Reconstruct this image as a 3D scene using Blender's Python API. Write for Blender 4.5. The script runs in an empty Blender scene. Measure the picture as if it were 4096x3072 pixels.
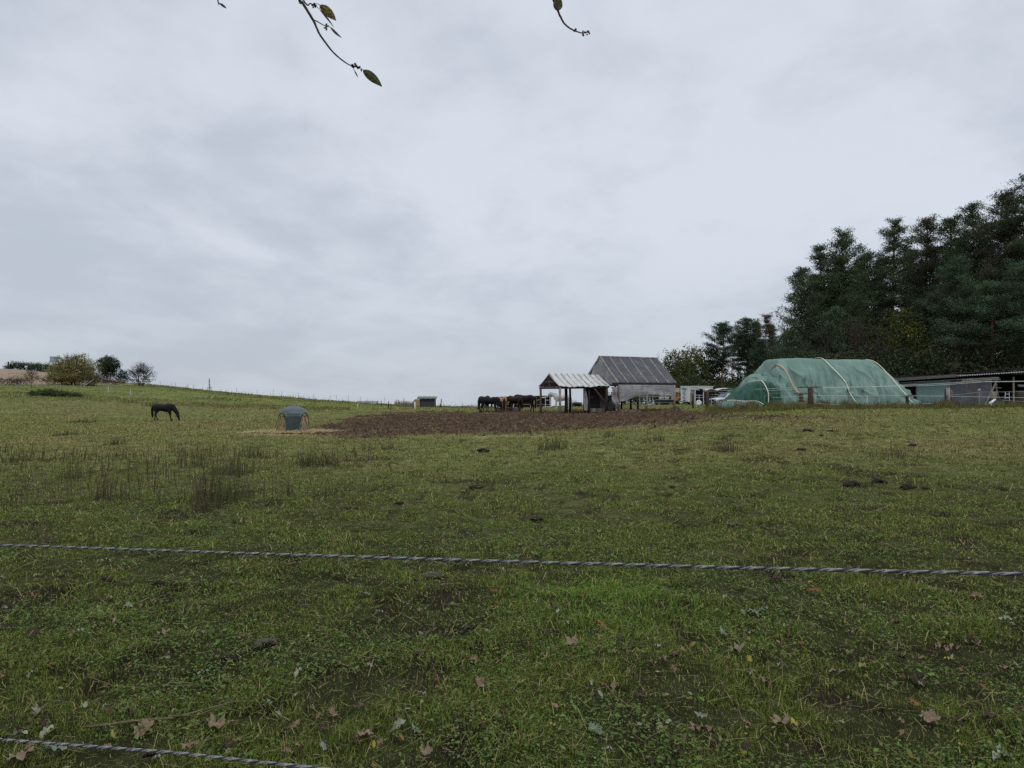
import bpy, math, random
import numpy as np
from mathutils import Vector, Matrix
SC = bpy.context.scene
COL = bpy.data.collections.new("paddock"); SC.collection.children.link(COL)
R = math.radians
rng = np.random.default_rng(7)
random.seed(7)
EYE = 1.65
FP = 2840.0          # focal length in full-size pixels (4096 wide)
HY = 1576.0          # horizon row

# ---------------------------------------------------------------- noise
def _hash(ix, iy, s):
    h = (ix.astype(np.int64) * 374761393 + iy.astype(np.int64) * 668265263 + s * 1442695041) & 0xffffffff
    h = ((h ^ (h >> 13)) * 1274126177) & 0xffffffff
    return ((h ^ (h >> 16)) & 0xffff) / 65535.0
def vnoise(x, y, s=0):
    x = np.asarray(x, float); y = np.asarray(y, float)
    ix = np.floor(x); iy = np.floor(y); fx = x - ix; fy = y - iy
    fx = fx * fx * (3 - 2 * fx); fy = fy * fy * (3 - 2 * fy)
    a = _hash(ix, iy, s); b = _hash(ix + 1, iy, s); c = _hash(ix, iy + 1, s); d = _hash(ix + 1, iy + 1, s)
    return (a * (1 - fx) + b * fx) * (1 - fy) + (c * (1 - fx) + d * fx) * fy
def fbm(x, y, s=0, o=4):
    t = 0; a = 1; n = 0
    for i in range(o):
        t = t + a * vnoise(x * 2 ** i, y * 2 ** i, s + i * 17); n += a; a *= .5
    return t / n
def sstep(a, b, x):
    t = np.clip((np.asarray(x, float) - a) / (b - a), 0, 1)
    return t * t * (3 - 2 * t)

# ---------------------------------------------------------------- terrain
TC = np.array([-200, 0, 75, 150, 225, 300, 375, 430, 480, 530, 600, 660, 720, 800, 900, 1024, 1300.])
TD = np.array([0, 6, 12, 20, 30, 41, 50, 60, 72, 88, 105, 125, 150, 200, 260, 400, 1500.])
TZ = np.array([
 [0]*17,
 [0]*17,
 [-.05,-.05,-.05,-.05,-.05,-.05,0,0,0,0,0,.02,.04,.06,.08,.08,.08],
 [-.15,-.15,-.15,-.15,-.15,-.15,-.1,-.05,0,0,.05,.1,.15,.2,.25,.25,.25],
 [-.35,-.35,-.35,-.35,-.35,-.35,-.25,-.2,-.1,-.05,.05,.15,.3,.42,.45,.45,.45],
 [-.5,-.5,-.5,-.5,-.55,-.6,-.45,-.35,-.25,-.1,0,.1,.35,.65,.7,.7,.7],
 [-.4,-.45,-.5,-.5,-.6,-.6,-.4,-.3,-.1,0,.1,.2,.45,.68,.7,.7,.7],
 [-.1,-.2,-.4,-.5,-.6,-.6,-.4,-.2,0,.1,.17,.3,.5,.62,.6,.5,.5],
 [.6,.5,.1,-.2,-.5,-.55,-.4,-.25,-.05,.05,.15,.25,.35,.5,.6,.5,.5],
 [1.8,1.5,1.1,.5,0,-.3,-.4,-.4,-.3,-.2,.05,.1,.2,.4,.6,.6,.6],
 [3.3,2.9,2.6,1.9,1.1,.4,-.15,-.5,-.5,-.45,.03,.03,.1,.3,.5,.7,.7],
 [5.0,4.3,4.0,3.45,1.9,.86,-.1,-.6,-.64,-.68,-.3,-.3,-.1,.1,.4,.6,.6],
 [7.2,5.9,5.0,3.6,1.9,.6,-.3,-.85,-1.1,-1.1,-.7,-.4,-.2,0,.3,.6,.6],
 [11,9.25,7.3,3.5,1.0,-.6,-2,-2.6,-3,-3,-1.5,-.8,-.4,0,.3,.6,.6],
 [11.5,9.6,7.2,1.5,-2,-4,-6,-7,-7,-6,-3.5,-2,-1,-.2,.2,.5,.5],
 [9,7,3,-4,-9,-14,-18,-19,-19,-15,-9,-5,-3,-1,0,.3,.3],
 [-30,-30,-40,-50,-60,-70,-75,-75,-75,-70,-60,-45,-30,-20,-12,-10,-10]], float)
_fc = np.arange(-200, 1301, 5.0)
_ld = np.linspace(0, math.log(1501), 420)
_fd = np.exp(_ld) - 1
_t1 = np.array([np.interp(_fc, TC, r) for r in TZ])
TG = np.array([np.interp(_fd, TD, _t1[:, j]) for j in range(len(_fc))]).T
def _blur(a, ax, k, s):
    w = np.exp(-np.arange(-k, k + 1) ** 2 / (2 * s * s)); w /= w.sum()
    p = np.pad(a, [(k, k) if i == ax else (0, 0) for i in range(2)], mode='edge')
    return sum(w[i] * (p[i:i + a.shape[0], :] if ax == 0 else p[:, i:i + a.shape[1]]) for i in range(2 * k + 1))
TG = _blur(_blur(TG, 0, 8, 3.0), 1, 8, 4.0)
def H(X, Y):
    X = np.asarray(X, float); Y = np.asarray(Y, float)
    d = np.clip(Y, 0, 1490)
    c = np.clip(512 + 710 * X / np.maximum(Y, .5), -200, 1299)
    u = (c + 200) / 5; v = np.log(d + 1) / (_ld[1])
    iu = np.clip(u.astype(int), 0, len(_fc) - 2); iv = np.clip(v.astype(int), 0, len(_fd) - 2)
    fu = u - iu; fv = np.clip(v - iv, 0, 1)
    z = (TG[iv, iu] * (1 - fu) + TG[iv, iu + 1] * fu) * (1 - fv) + (TG[iv + 1, iu] * (1 - fu) + TG[iv + 1, iu + 1] * fu) * fv
    n = (vnoise(X * .35, Y * .35, 3) - .5) * .10 * sstep(2, 12, Y) + (vnoise(X * 1.6, Y * 1.6, 5) - .5) * .05 + (vnoise(X * 5, Y * 5, 9) - .5) * .03
    n = n + (vnoise(X * .12, Y * .12, 31) - .5) * .22 * sstep(12, 40, Y)
    return z + n
def h(x, y): return float(H(x, y))
def proj(X, Y, Z):
    Yc = np.maximum(Y, .3)
    return 2048 + FP * X / Yc, HY - FP * (Z - EYE) / Yc
def pt(px, py, d):
    """world point seen at full-size pixel (px,py) at forward distance d"""
    return Vector(((px - 2048) / FP * d, d, EYE - (py - HY) / FP * d))
def foot(px, d):
    x = (px - 2048) / FP * d
    return Vector((x, d, h(x, d)))
def gpt(px, py, dmin=1.5, dmax=300):
    """ground point seen at full-size pixel"""
    ds = np.exp(np.linspace(math.log(dmin), math.log(dmax), 1500))
    X = (px - 2048) / FP * ds; Z = EYE - (py - HY) / FP * ds
    k = np.nonzero(H(X, ds) >= Z)[0]
    d = ds[k[0]] if len(k) else dmax
    x = (px - 2048) / FP * d
    return Vector((x, d, h(x, d)))

# ---------------------------------------------------------------- objects
def tag(o, label=None, cat=None, group=None, kind=None):
    if label: o['label'] = label
    if cat: o['category'] = cat
    if group: o['group'] = group
    if kind: o['kind'] = kind
    return o
def empty(name, loc, rz=0, label=None, cat=None, group=None):
    o = bpy.data.objects.new(name, None); COL.objects.link(o)
    o.location = loc; o.rotation_euler = (0, 0, rz); o.empty_display_size = .2
    return tag(o, label, cat, group)
def npmesh(name, V, loops, sizes, mats, parent=None, smooth=False, col=None, mi=None, weld=False):
    me = bpy.data.meshes.new(name)
    V = np.ascontiguousarray(V, dtype=np.float32); loops = np.ascontiguousarray(loops, dtype=np.int32)
    sizes = np.asarray(sizes, dtype=np.int32)
    me.vertices.add(len(V)); me.vertices.foreach_set('co', V.ravel())
    me.loops.add(len(loops)); me.loops.foreach_set('vertex_index', loops)
    me.polygons.add(len(sizes))
    st = np.zeros(len(sizes), dtype=np.int32); st[1:] = np.cumsum(sizes)[:-1]
    me.polygons.foreach_set('loop_start', st)
    me.polygons.foreach_set('loop_total', sizes)
    if smooth: me.polygons.foreach_set('use_smooth', np.ones(len(sizes), dtype=bool))
    if mi is not None: me.polygons.foreach_set('material_index', np.asarray(mi, dtype=np.int32))
    me.update(calc_edges=True)
    if col is not None:
        a = me.color_attributes.new('Col', 'FLOAT_COLOR', 'POINT')
        c = np.ones((len(V), 4), dtype=np.float32); c[:, :3] = col
        a.data.foreach_set('color', c.ravel())
    for m in (mats if isinstance(mats, (list, tuple)) else [mats]): me.materials.append(m)
    o = bpy.data.objects.new(name, me); COL.objects.link(o)
    if parent: o.parent = parent
    return o
class MB:
    def __init__(s): s.v = []; s.f = []; s.m = []
    def add(s, vs, fs, mi=0):
        n = len(s.v); s.v += [tuple(v) for v in vs]; s.f += [[i + n for i in f] for f in fs]; s.m += [mi] * len(fs); return s
    def box(s, c, size, rot=None, mi=0):
        hx, hy, hz = size[0] / 2, size[1] / 2, size[2] / 2
        vs = [Vector((x, y, z)) for z in (-hz, hz) for y in (-hy, hy) for x in (-hx, hx)]
        if rot is not None: vs = [rot @ v for v in vs]
        vs = [v + Vector(c) for v in vs]
        return s.add(vs, [(0, 2, 3, 1), (4, 5, 7, 6), (0, 1, 5, 4), (2, 6, 7, 3), (0, 4, 6, 2), (1, 3, 7, 5)], mi)
    def bar(s, a, b, w, t=None, up=(0, 0, 1), mi=0):
        """rectangular bar from a to b, width w, thickness t"""
        a = Vector(a); b = Vector(b); t = t or w; d = (b - a); L = d.length; d.normalize()
        u = Vector(up)
        if abs(d.dot(u)) > .98: u = Vector((0, 1, 0))
        x = d.cross(u).normalized(); y = x.cross(d).normalized()
        vs = [p + x * (sx * w / 2) + y * (sy * t / 2) for p in (a, b) for sy in (-1, 1) for sx in (-1, 1)]
        return s.add(vs, [(0, 1, 3, 2), (4, 6, 7, 5), (0, 4, 5, 1), (2, 3, 7, 6), (0, 2, 6, 4), (1, 5, 7, 3)], mi)
    def tube(s, pts, rad, n=8, mi=0, cap=True, wob=0):
        pts = [Vector(p) for p in pts]
        if not isinstance(rad, (list, tuple)): rad = [rad] * len(pts)
        base = len(s.v); prev = None
        for i, p in enumerate(pts):
            d = (pts[min(i + 1, len(pts) - 1)] - pts[max(i - 1, 0)]).normalized()
            if prev is None:
                u = Vector((0, 0, 1)) if abs(d.z) < .9 else Vector((1, 0, 0))
                x = d.cross(u).normalized()
            else:
                x = (prev - d * prev.dot(d)).normalized()
            prev = x; y = d.cross(x)
            for k in range(n):
                a = 2 * math.pi * k / n; r = rad[i] * (1 + (random.random() - .5) * wob)
                s.v.append(tuple(p + x * (math.cos(a) * r) + y * (math.sin(a) * r)))
        for i in range(len(pts) - 1):
            for k in range(n):
                a = base + i * n + k; b = base + i * n + (k + 1) % n
                s.f.append([a, b, b + n, a + n]); s.m.append(mi)
        if cap:
            s.f.append([base + k for k in range(n)][::-1]); s.m.append(mi)
            e = base + (len(pts) - 1) * n; s.f.append([e + k for k in range(n)]); s.m.append(mi)
        return s
    def grid(s, fn, nu, nv, mi=0, thick=0):
        base = len(s.v)
        for j in range(nv + 1):
            for i in range(nu + 1): s.v.append(tuple(fn(i / nu, j / nv)))
        for j in range(nv):
            for i in range(nu):
                a = base + j * (nu + 1) + i; s.f.append([a, a + 1, a + nu + 2, a + nu + 1]); s.m.append(mi)
        return s
    def build(s, name, mats, parent=None, smooth=False, loc=None, bevel=0, solid=0):
        me = bpy.data.meshes.new(name); me.from_pydata(s.v, [], s.f); me.update()
        for m in (mats if isinstance(mats, (list, tuple)) else [mats]): me.materials.append(m)
        me.polygons.foreach_set('material_index', s.m)
        if smooth: me.polygons.foreach_set('use_smooth', [True] * len(me.polygons))
        o = bpy.data.objects.new(name, me); COL.objects.link(o)
        if parent: o.parent = parent
        if loc is not None: o.location = loc
        if solid:
            md = o.modifiers.new('s', 'SOLIDIFY'); md.thickness = solid; md.offset = 0
        if bevel:
            md = o.modifiers.new('b', 'BEVEL'); md.width = bevel; md.segments = 1; md.limit_method = 'ANGLE'
        return o

# ---------------------------------------------------------------- materials
_M = {}
def mat(name, c1, c2=None, scale=4.0, rough=.8, bump=0, bscale=None, spec=.3, stretch=None, metal=0, c3=None, s3=1.0, f3=.5, detail=5, attr=None, trans=0, edge=(.35, .65), bdist=.02):
    if name in _M: return _M[name]
    m = bpy.data.materials.new(name); m.use_nodes = True; nt = m.node_tree; N = nt.nodes; L = nt.links
    b = N['Principled BSDF']; b.inputs['Roughness'].default_value = rough; b.inputs['Metallic'].default_value = metal
    b.inputs['Specular IOR Level'].default_value = spec
    tc = N.new('ShaderNodeTexCoord'); mp = N.new('ShaderNodeMapping'); L.new(tc.outputs['Object'], mp.inputs[0])
    if stretch: mp.inputs['Scale'].default_value = stretch
    out = None
    def noise(sc, de=detail):
        n = N.new('ShaderNodeTexNoise'); n.inputs['Scale'].default_value = sc; n.inputs['Detail'].default_value = de; n.inputs['Roughness'].default_value = .6
        L.new(mp.outputs[0], n.inputs['Vector']); return n
    if attr:
        at = N.new('ShaderNodeAttribute'); at.attribute_name = 'Col'; out = at.outputs['Color']
    else:
        rgb = N.new('ShaderNodeRGB'); rgb.outputs[0].default_value = (*c1, 1); out = rgb.outputs[0]
    def mixin(src, col, sc, lo, hi, blend='MIX', fac=1):
        n = noise(sc); mr = N.new('ShaderNodeMapRange'); mr.inputs[1].default_value = lo; mr.inputs[2].default_value = hi; mr.inputs[4].default_value = fac
        L.new(n.outputs['Fac'], mr.inputs[0])
        mx = N.new('ShaderNodeMix'); mx.data_type = 'RGBA'; mx.blend_type = blend
        L.new(mr.outputs[0], mx.inputs[0]); L.new(src, mx.inputs[6]); mx.inputs[7].default_value = (*col, 1)
        return mx.outputs[2]
    if c2: out = mixin(out, c2, scale, edge[0], edge[1])
    if c3: out = mixin(out, c3, s3, f3, f3 + .15)
    L.new(out, b.inputs['Base Color'])
    if bump:
        n = noise(bscale or scale * 3, 4); bp = N.new('ShaderNodeBump'); bp.inputs['Strength'].default_value = bump; bp.inputs['Distance'].default_value = bdist
        L.new(n.outputs['Fac'], bp.inputs['Height']); L.new(bp.outputs[0], b.inputs['Normal'])
    if trans:
        t = N.new('ShaderNodeBsdfTranslucent'); L.new(out, t.inputs['Color']); ms = N.new('ShaderNodeMixShader'); ms.inputs[0].default_value = trans
        L.new(b.outputs[0], ms.inputs[1]); L.new(t.outputs[0], ms.inputs[2]); L.new(ms.outputs[0], N['Material Output'].inputs['Surface'])
    _M[name] = m
    return m
M_GRASS = mat('grass_blades', (1, 1, 1), rough=.7, spec=.06, attr=True, trans=.3)
M_LEAF = mat('leaf_foliage', (1, 1, 1), rough=.7, spec=.08, attr=True, trans=.32)
M_WOOD = mat('weathered_wood', (.14, .11, .085), (.06, .045, .035), 6, .9, .5, 30, stretch=(1, 1, .2), c3=(.2, .18, .155), s3=2, f3=.5)
M_WOODD = mat('dark_wood', (.035, .028, .025), (.015, .012, .011), 5, .9, .4, 20, stretch=(1, 1, .2))
M_WOODL = mat('grey_wood', (.27, .25, .22), (.15, .13, .11), 6, .9, .4, 30, c3=(.34, .32, .29), s3=3, f3=.5)
M_WOODR = mat('reddish_wood', (.085, .055, .042), (.04, .026, .02), 6, .9, .5, 25, stretch=(1, 1, .2))
M_BARK = mat('pine_bark', (.085, .055, .04), (.035, .025, .02), 3, .95, .6, 10, stretch=(1, 1, .35))
M_BARKO = mat('orange_pine_bark', (.16, .09, .06), (.07, .045, .035), 3, .95, .6, 10, stretch=(1, 1, .3))
M_TWIG = mat('twig_bark', (.06, .045, .038), (.03, .022, .02), 20, .9, .4, 60)
M_FABG = mat('grey_fabric', (.27, .27, .275), (.20, .20, .205), 3, .85, .5, 5, spec=.2, bdist=.06, c3=(.33, .33, .33), s3=1.3, f3=.5)
M_FELT = mat('roofing_felt', (.075, .075, .082), (.055, .055, .062), 5, .85, .3, 40, c3=(.095, .095, .1), s3=1.2, f3=.5)
M_ROOFW = mat('pale_roof_sheet', (.46, .465, .46), (.36, .355, .33), 2.5, .7, .5, 6, c3=(.30, .28, .24), s3=2.2, f3=.58, bdist=.03)
M_TARP = mat('green_tarp', (.15, .225, .19), (.115, .185, .152), 1.2, .8, .35, 14, spec=.1, c3=(.185, .26, .222), s3=.6, f3=.5, bdist=.03)
M_TARPD = mat('dark_green_tarp', (.032, .085, .058), (.02, .058, .04), 2, .8, .35, 14, spec=.15, c3=(.05, .115, .082), s3=.8, f3=.5, bdist=.03)
M_STRAP = mat('cream_strap', (.68, .64, .5), (.55, .5, .38), 6, .8)
M_STRAPO = mat('orange_strap', (.62, .25, .14), (.5, .3, .2), 3, .8)
M_WIRE = mat('white_wire', (.5, .52, .5), rough=.5)
M_WIREG = mat('grey_wire', (.25, .26, .26), rough=.5)
M_WHITE = mat('white_paint', (.62, .65, .67), (.5, .53, .55), 3, .5, spec=.4)
M_GREY = mat('grey_panel', (.2, .21, .22), (.16, .165, .17), 2, .7)
M_BLACK = mat('black_matt', (.012, .013, .016), rough=.7)
M_RUB = mat('tyre_rubber', (.025, .025, .027), (.06, .05, .045), 8, .9)
M_YEL = mat('yellow_paint', (.55, .22, .02), (.42, .16, .02), 4, .5, spec=.5)
M_GLASS = mat('dark_glass', (.02, .025, .03), rough=.1, spec=.6)
M_SILV = mat('silver_paint', (.42, .44, .46), rough=.3, metal=.4, spec=.6)
M_CORR = mat('grey_corrugated', (.13, .14, .16), (.10, .105, .12), 3, .6, c3=(.17, .175, .18), s3=1.5, f3=.5)
M_TEAL = mat('teal_sheet', (.16, .24, .235), (.13, .20, .195), 1.5, .6, spec=.4, bump=.2, bscale=6)
M_GREENC = mat('green_container', (.07, .27, .13), (.06, .22, .11), 3, .6)
M_FEED = mat('feeder_plastic', (.027, .06, .06), (.022, .03, .03), 3, .45, .15, 10, spec=.5, c3=(.05, .045, .038), s3=2.2, f3=.52)
M_HAY = mat('hay', (.38, .29, .155), (.22, .16, .085), 12, .95, .9, 40, stretch=(1, 1, .25), bdist=.05)
M_STRAW = mat('straw_stalks', (.46, .37, .2), (.3, .23, .12), 5, .8)
M_MET = mat('galvanised_metal', (.3, .31, .32), (.2, .2, .2), 5, .5, metal=.5)
M_DUNG = mat('dung', (.035, .022, .014), (.018, .012, .008), 20, .95, .8, 60)
M_RED = mat('red_plastic', (.35, .03, .03), rough=.4)
M_INK = mat('dark_ink', (.06, .065, .08), rough=.6)
M_RUST = mat('rust', (.12, .06, .04), (.07, .05, .045), 6, .9)
# ---------------------------------------------------------------- camera, world, sun
cam = bpy.data.cameras.new('camera'); co = bpy.data.objects.new('camera', cam); SC.collection.objects.link(co); SC.camera = co
cam.sensor_width = 36; cam.lens = 36 * FP / 4096; cam.clip_end = 6000; cam.clip_start = .05
co.location = (0, 0, EYE); co.rotation_euler = (R(90) + math.atan((HY - 1536) / FP), 0, 0)
SC.view_settings.view_transform = 'Standard'; SC.view_settings.look = 'None'; SC.view_settings.exposure = 0; SC.view_settings.gamma = 1
W = bpy.data.worlds.new("World"); SC.world = W; W.use_nodes = True
nt = W.node_tree; N = nt.nodes; L = nt.links
bg = N['Background']; bg.inputs['Strength'].default_value = .1
sky = N.new('ShaderNodeTexSky'); sky.sky_type = 'NISHITA'; sky.sun_disc = False; sky.sun_elevation = R(48); sky.sun_rotation = R(200)
def math_(op, a, b=None, c=None, clamp=False):
    n = N.new('ShaderNodeMath'); n.operation = op; n.use_clamp = clamp
    for i, v in enumerate((a, b, c)):
        if v is None: continue
        if isinstance(v, (int, float)): n.inputs[i].default_value = v
        else: L.new(v, n.inputs[i])
    return n.outputs[0]
tc = N.new('ShaderNodeTexCoord'); sx = N.new('ShaderNodeSeparateXYZ'); L.new(tc.outputs['Generated'], sx.inputs[0])
zc = math_('MAXIMUM', sx.outputs[2], 0.0)
den = math_('ADD', zc, .26)
cb = N.new('ShaderNodeCombineXYZ')
L.new(math_('DIVIDE', sx.outputs[0], den), cb.inputs[0]); L.new(math_('DIVIDE', sx.outputs[1], den), cb.inputs[1]); cb.inputs[2].default_value = 3.7
def wn(scale, detail, rough, dist, off=0, st=(1, 1, 1), rz=0):
    mp = N.new('ShaderNodeMapping'); L.new(cb.outputs[0], mp.inputs[0]); mp.inputs['Location'].default_value = (off, off * .7, off); mp.inputs['Scale'].default_value = st; mp.inputs['Rotation'].default_value = (0, 0, rz)
    n = N.new('ShaderNodeTexNoise'); n.inputs['Scale'].default_value = scale; n.inputs['Detail'].default_value = detail
    n.inputs['Roughness'].default_value = rough; n.inputs['Distortion'].default_value = dist
    L.new(mp.outputs[0], n.inputs['Vector']); return n.outputs['Fac']
n1 = wn(1.25, 6, .5, .4, 2.3, (1, .9, 1), .5); n2 = wn(3.4, 7, .55, .3, 7.1, (1, .85, 1), -.3); n3 = wn(.28, 2, .5, 0, 11.0); n4 = wn(6.5, 6, .6, .4, 5.5, (1, .8, 1), .2)
s = math_('ADD', math_('MULTIPLY', n1, .40), math_('ADD', math_('MULTIPLY', n2, .26), math_('ADD', math_('MULTIPLY', n3, .30), math_('MULTIPLY', n4, .08))))
mr = N.new('ShaderNodeMapRange'); mr.interpolation_type = 'SMOOTHSTEP'; mr.inputs[1].default_value = .415; mr.inputs[2].default_value = .585
L.new(s, mr.inputs[0])
# low cloud colours (values for a background strength of 0.1)
cr = N.new('ShaderNodeMix'); cr.data_type = 'RGBA'; L.new(mr.outputs[0], cr.inputs[0])
cr.inputs[6].default_value = (5.25, 5.75, 6.6, 1); cr.inputs[7].default_value = (7.0, 7.5, 8.3, 1)
# a calmer, greyer band low over the horizon
hz = N.new('ShaderNodeMapRange'); hz.interpolation_type = 'SMOOTHSTEP'; hz.inputs[1].default_value = -.02; hz.inputs[2].default_value = .24; hz.inputs[3].default_value = .62; hz.inputs[4].default_value = 0
L.new(sx.outputs[2], hz.inputs[0])
hm = N.new('ShaderNodeMix'); hm.data_type = 'RGBA'; L.new(hz.outputs[0], hm.inputs[0]); L.new(cr.outputs[2], hm.inputs[6]); hm.inputs[7].default_value = (4.7, 5.2, 5.9, 1)
# overcast skies are brighter overhead
zn = N.new('ShaderNodeMapRange'); zn.inputs[1].default_value = .5; zn.inputs[2].default_value = 1.0; zn.inputs[3].default_value = 1.0; zn.inputs[4].default_value = 2.6
L.new(sx.outputs[2], zn.inputs[0])
vm = N.new('ShaderNodeVectorMath'); vm.operation = 'SCALE'; L.new(hm.outputs[2], vm.inputs[0]); L.new(zn.outputs[0], vm.inputs['Scale'])
mx = N.new('ShaderNodeMix'); mx.data_type = 'RGBA'; mx.inputs[0].default_value = .95; L.new(sky.outputs[0], mx.inputs[6]); L.new(vm.outputs[0], mx.inputs[7])
L.new(mx.outputs[2], bg.inputs['Color'])
sun = bpy.data.lights.new('sun', 'SUN'); sun.energy = .8; sun.angle = R(25); sun.color = (1, .97, .92)
so = bpy.data.objects.new('sun', sun); SC.collection.objects.link(so)
so.rotation_euler = (R(42), 0, R(20))   # sun high behind the photographer
SC.cycles.use_denoising = False
SC.cycles.max_bounces = 6; SC.cycles.diffuse_bounces = 3; SC.cycles.transparent_max_bounces = 8

# ---------------------------------------------------------------- ground
MUDX = [1180, 1240, 1300, 1400, 1560, 1800, 2100, 2740, 3000, 3350, 3420]
MUDT = [1727, 1715, 1697, 1672, 1652, 1645, 1640, 1640, 1656, 1668, 1676]
MUDB = [1728, 1735, 1742, 1752, 1752, 1742, 1736, 1696, 1676, 1674, 1673]
def masks(X, Y):
    """mud, straw, stubble, lush, dry, bare patches for ground points"""
    Z = H(X, Y); px, py = proj(X, Y, Z)
    w = (fbm(X * .5, Y * .35, 41) - .5)
    py2 = py + w * 40 + (fbm(X * 2.2, Y * 1.6, 49, 3) - .5) * 22
    t = np.interp(px, MUDX, MUDT); b = np.interp(px, MUDX, MUDB)
    inx = (px > 1180) & (px < 3420) & (Y > 15) & (Y < 85)
    mud = sstep(-5, 6, py2 - t) * sstep(-8, 12, b - py2) * inx * (1 - .6 * sstep(2680, 2900, px) * sstep(.42, .58, fbm(X * .7, Y * .7, 46, 3)))
    st = np.exp(-(((px - 1140) / 95) ** 2 + ((py - 1733) / 11) ** 2) ** 1.5) + .7 * np.exp(-(((px - 2000) / 330) ** 2 + ((py - 1746) / 8) ** 2)) * sstep(.4, .6, fbm(X * .8, Y * .8, 8))
    st = st * (Y > 20) * (Y < 60)
    stub = sstep(1545, 1532, py) * sstep(700, 420, px) * (Y > 95)
    lush = .55 * sstep(82, 104, Y + w * 16) * (Y < 180) * (1 - stub)
    big = fbm(X * .16, Y * .16, 60, 3); mid = fbm(X * .7, Y * .7, 61, 4)
    dry = np.clip(sstep(.46, .66, big * .55 + mid * .45) * sstep(5, 16, Y) + sstep(18, 60, Y) * .12, 0, 1)
    bp = fbm(X * 1.3, Y * .9, 77, 4)
    bare = np.maximum(sstep(.66, .71, bp) * (1 - .65 * sstep(20, 45, Y)), sstep(.66, .70, fbm(X * 4.2, Y * 2.6, 79, 3)) * .9 * sstep(60, 20, Y))
    return mud, np.clip(st, 0, 1), stub, lush, dry, bare
def ground_color(X, Y):
    mud, st, stub, lush, dry, bare = masks(X, Y)
    c = np.zeros(X.shape + (3,))
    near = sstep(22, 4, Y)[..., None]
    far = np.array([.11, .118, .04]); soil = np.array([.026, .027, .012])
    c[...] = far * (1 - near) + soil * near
    def mixc(m, col):
        nonlocal c
        c = c * (1 - m[..., None]) + np.array(col) * m[..., None]
    mixc(dry * .75 * sstep(5, 25, Y), (.13, .108, .045)); mixc(lush * .9, (.105, .14, .03)); mixc(bare * .75, (.022, .016, .012))
    n = fbm(X * .8, Y * .4, 90, 5)[..., None]
    c = c * (.7 + .6 * n)
    mn = fbm(X * 1.1, Y * 1.1, 93, 4)
    mixc(mud, (.046, .029, .018)); mixc(mud * sstep(.52, .62, mn) * .75, (.09, .057, .03))
    rd = mud * sstep(2100, 2500, proj(X, Y, H(X, Y))[0]); mixc(rd * .5, (.062, .032, .022))
    mixc(st * .9, (.34, .27, .15))
    sn = fbm(X * .03, Y * .6, 97, 3)
    mixc(stub * .95, (.25, .185, .135)); mixc(stub * sstep(.55, .7, sn) * .5, (.13, .10, .075))
    return c
ang = np.concatenate([np.linspace(-180, -48, 40)[:-1], np.linspace(-48, 48, 1150), np.linspace(48, 180, 40)[1:]])
rr = np.concatenate([[.25], np.exp(np.linspace(math.log(.6), math.log(160), 620)), np.exp(np.linspace(math.log(165), math.log(3800), 60))])
A, RR = np.meshgrid(np.radians(ang), rr)
GX = RR * np.sin(A); GY = RR * np.cos(A)
GZ = H(GX, GY)
gm = masks(GX, GY)
GZ = GZ + gm[0] * ((fbm(GX * 3.2, GY * 3.2, 120, 3) - .5) * .26) - gm[5] * .03 * sstep(1, 3, GY) + (fbm(GX * 6, GY * 3.4, 88, 3) - .5) * .09 * sstep(9, 25, GY)
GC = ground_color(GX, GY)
V = np.stack([GX, GY, GZ], -1).reshape(-1, 3)
nr, na = GX.shape
i0 = (np.arange(nr - 1)[:, None] * na + np.arange(na - 1)[None, :]).ravel()
F = np.stack([i0, i0 + 1, i0 + na + 1, i0 + na], 1)[:, ::-1]
wrap = (np.arange(nr - 1) * na)
F2 = np.stack([wrap + na - 1, wrap, wrap + na, wrap + 2 * na - 1], 1)[:, ::-1]
loops = np.concatenate([F.ravel(), F2.ravel(), np.arange(na)])
sizes = np.concatenate([np.full(len(F) + len(F2), 4), [na]])
mg = bpy.data.materials.new('ground'); mg.use_nodes = True
nt = mg.node_tree; N2 = nt.nodes; L2 = nt.links; b = N2['Principled BSDF']; b.inputs['Roughness'].default_value = .95; b.inputs['Specular IOR Level'].default_value = .03
at = N2.new('ShaderNodeAttribute'); at.attribute_name = 'Col'
tcg = N2.new('ShaderNodeTexCoord')
def gn(sc, de, ro=.65):
    n = N2.new('ShaderNodeTexNoise'); n.inputs['Scale'].default_value = sc; n.inputs['Detail'].default_value = de; n.inputs['Roughness'].default_value = ro
    L2.new(tcg.outputs['Object'], n.inputs['Vector']); return n
a1 = gn(2.5, 9, .75)
mr1 = N2.new('ShaderNodeMapRange'); mr1.inputs[1].default_value = .3; mr1.inputs[2].default_value = .7; mr1.inputs[3].default_value = .25; mr1.inputs[4].default_value = 1.75
L2.new(a1.outputs['Fac'], mr1.inputs[0])
vs = N2.new('ShaderNodeVectorMath'); vs.operation = 'SCALE'; L2.new(at.outputs['Color'], vs.inputs[0]); L2.new(mr1.outputs[0], vs.inputs['Scale'])
L2.new(vs.outputs[0], b.inputs['Base Color'])
a2 = gn(12, 8); bp = N2.new('ShaderNodeBump'); bp.inputs['Strength'].default_value = .9; bp.inputs['Distance'].default_value = .06
L2.new(a2.outputs['Fac'], bp.inputs['Height']); L2.new(bp.outputs[0], b.inputs['Normal'])
ground = npmesh('ground', V, loops, sizes, mg, smooth=True, col=GC.reshape(-1, 3)); ground['kind'] = 'structure'

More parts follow.
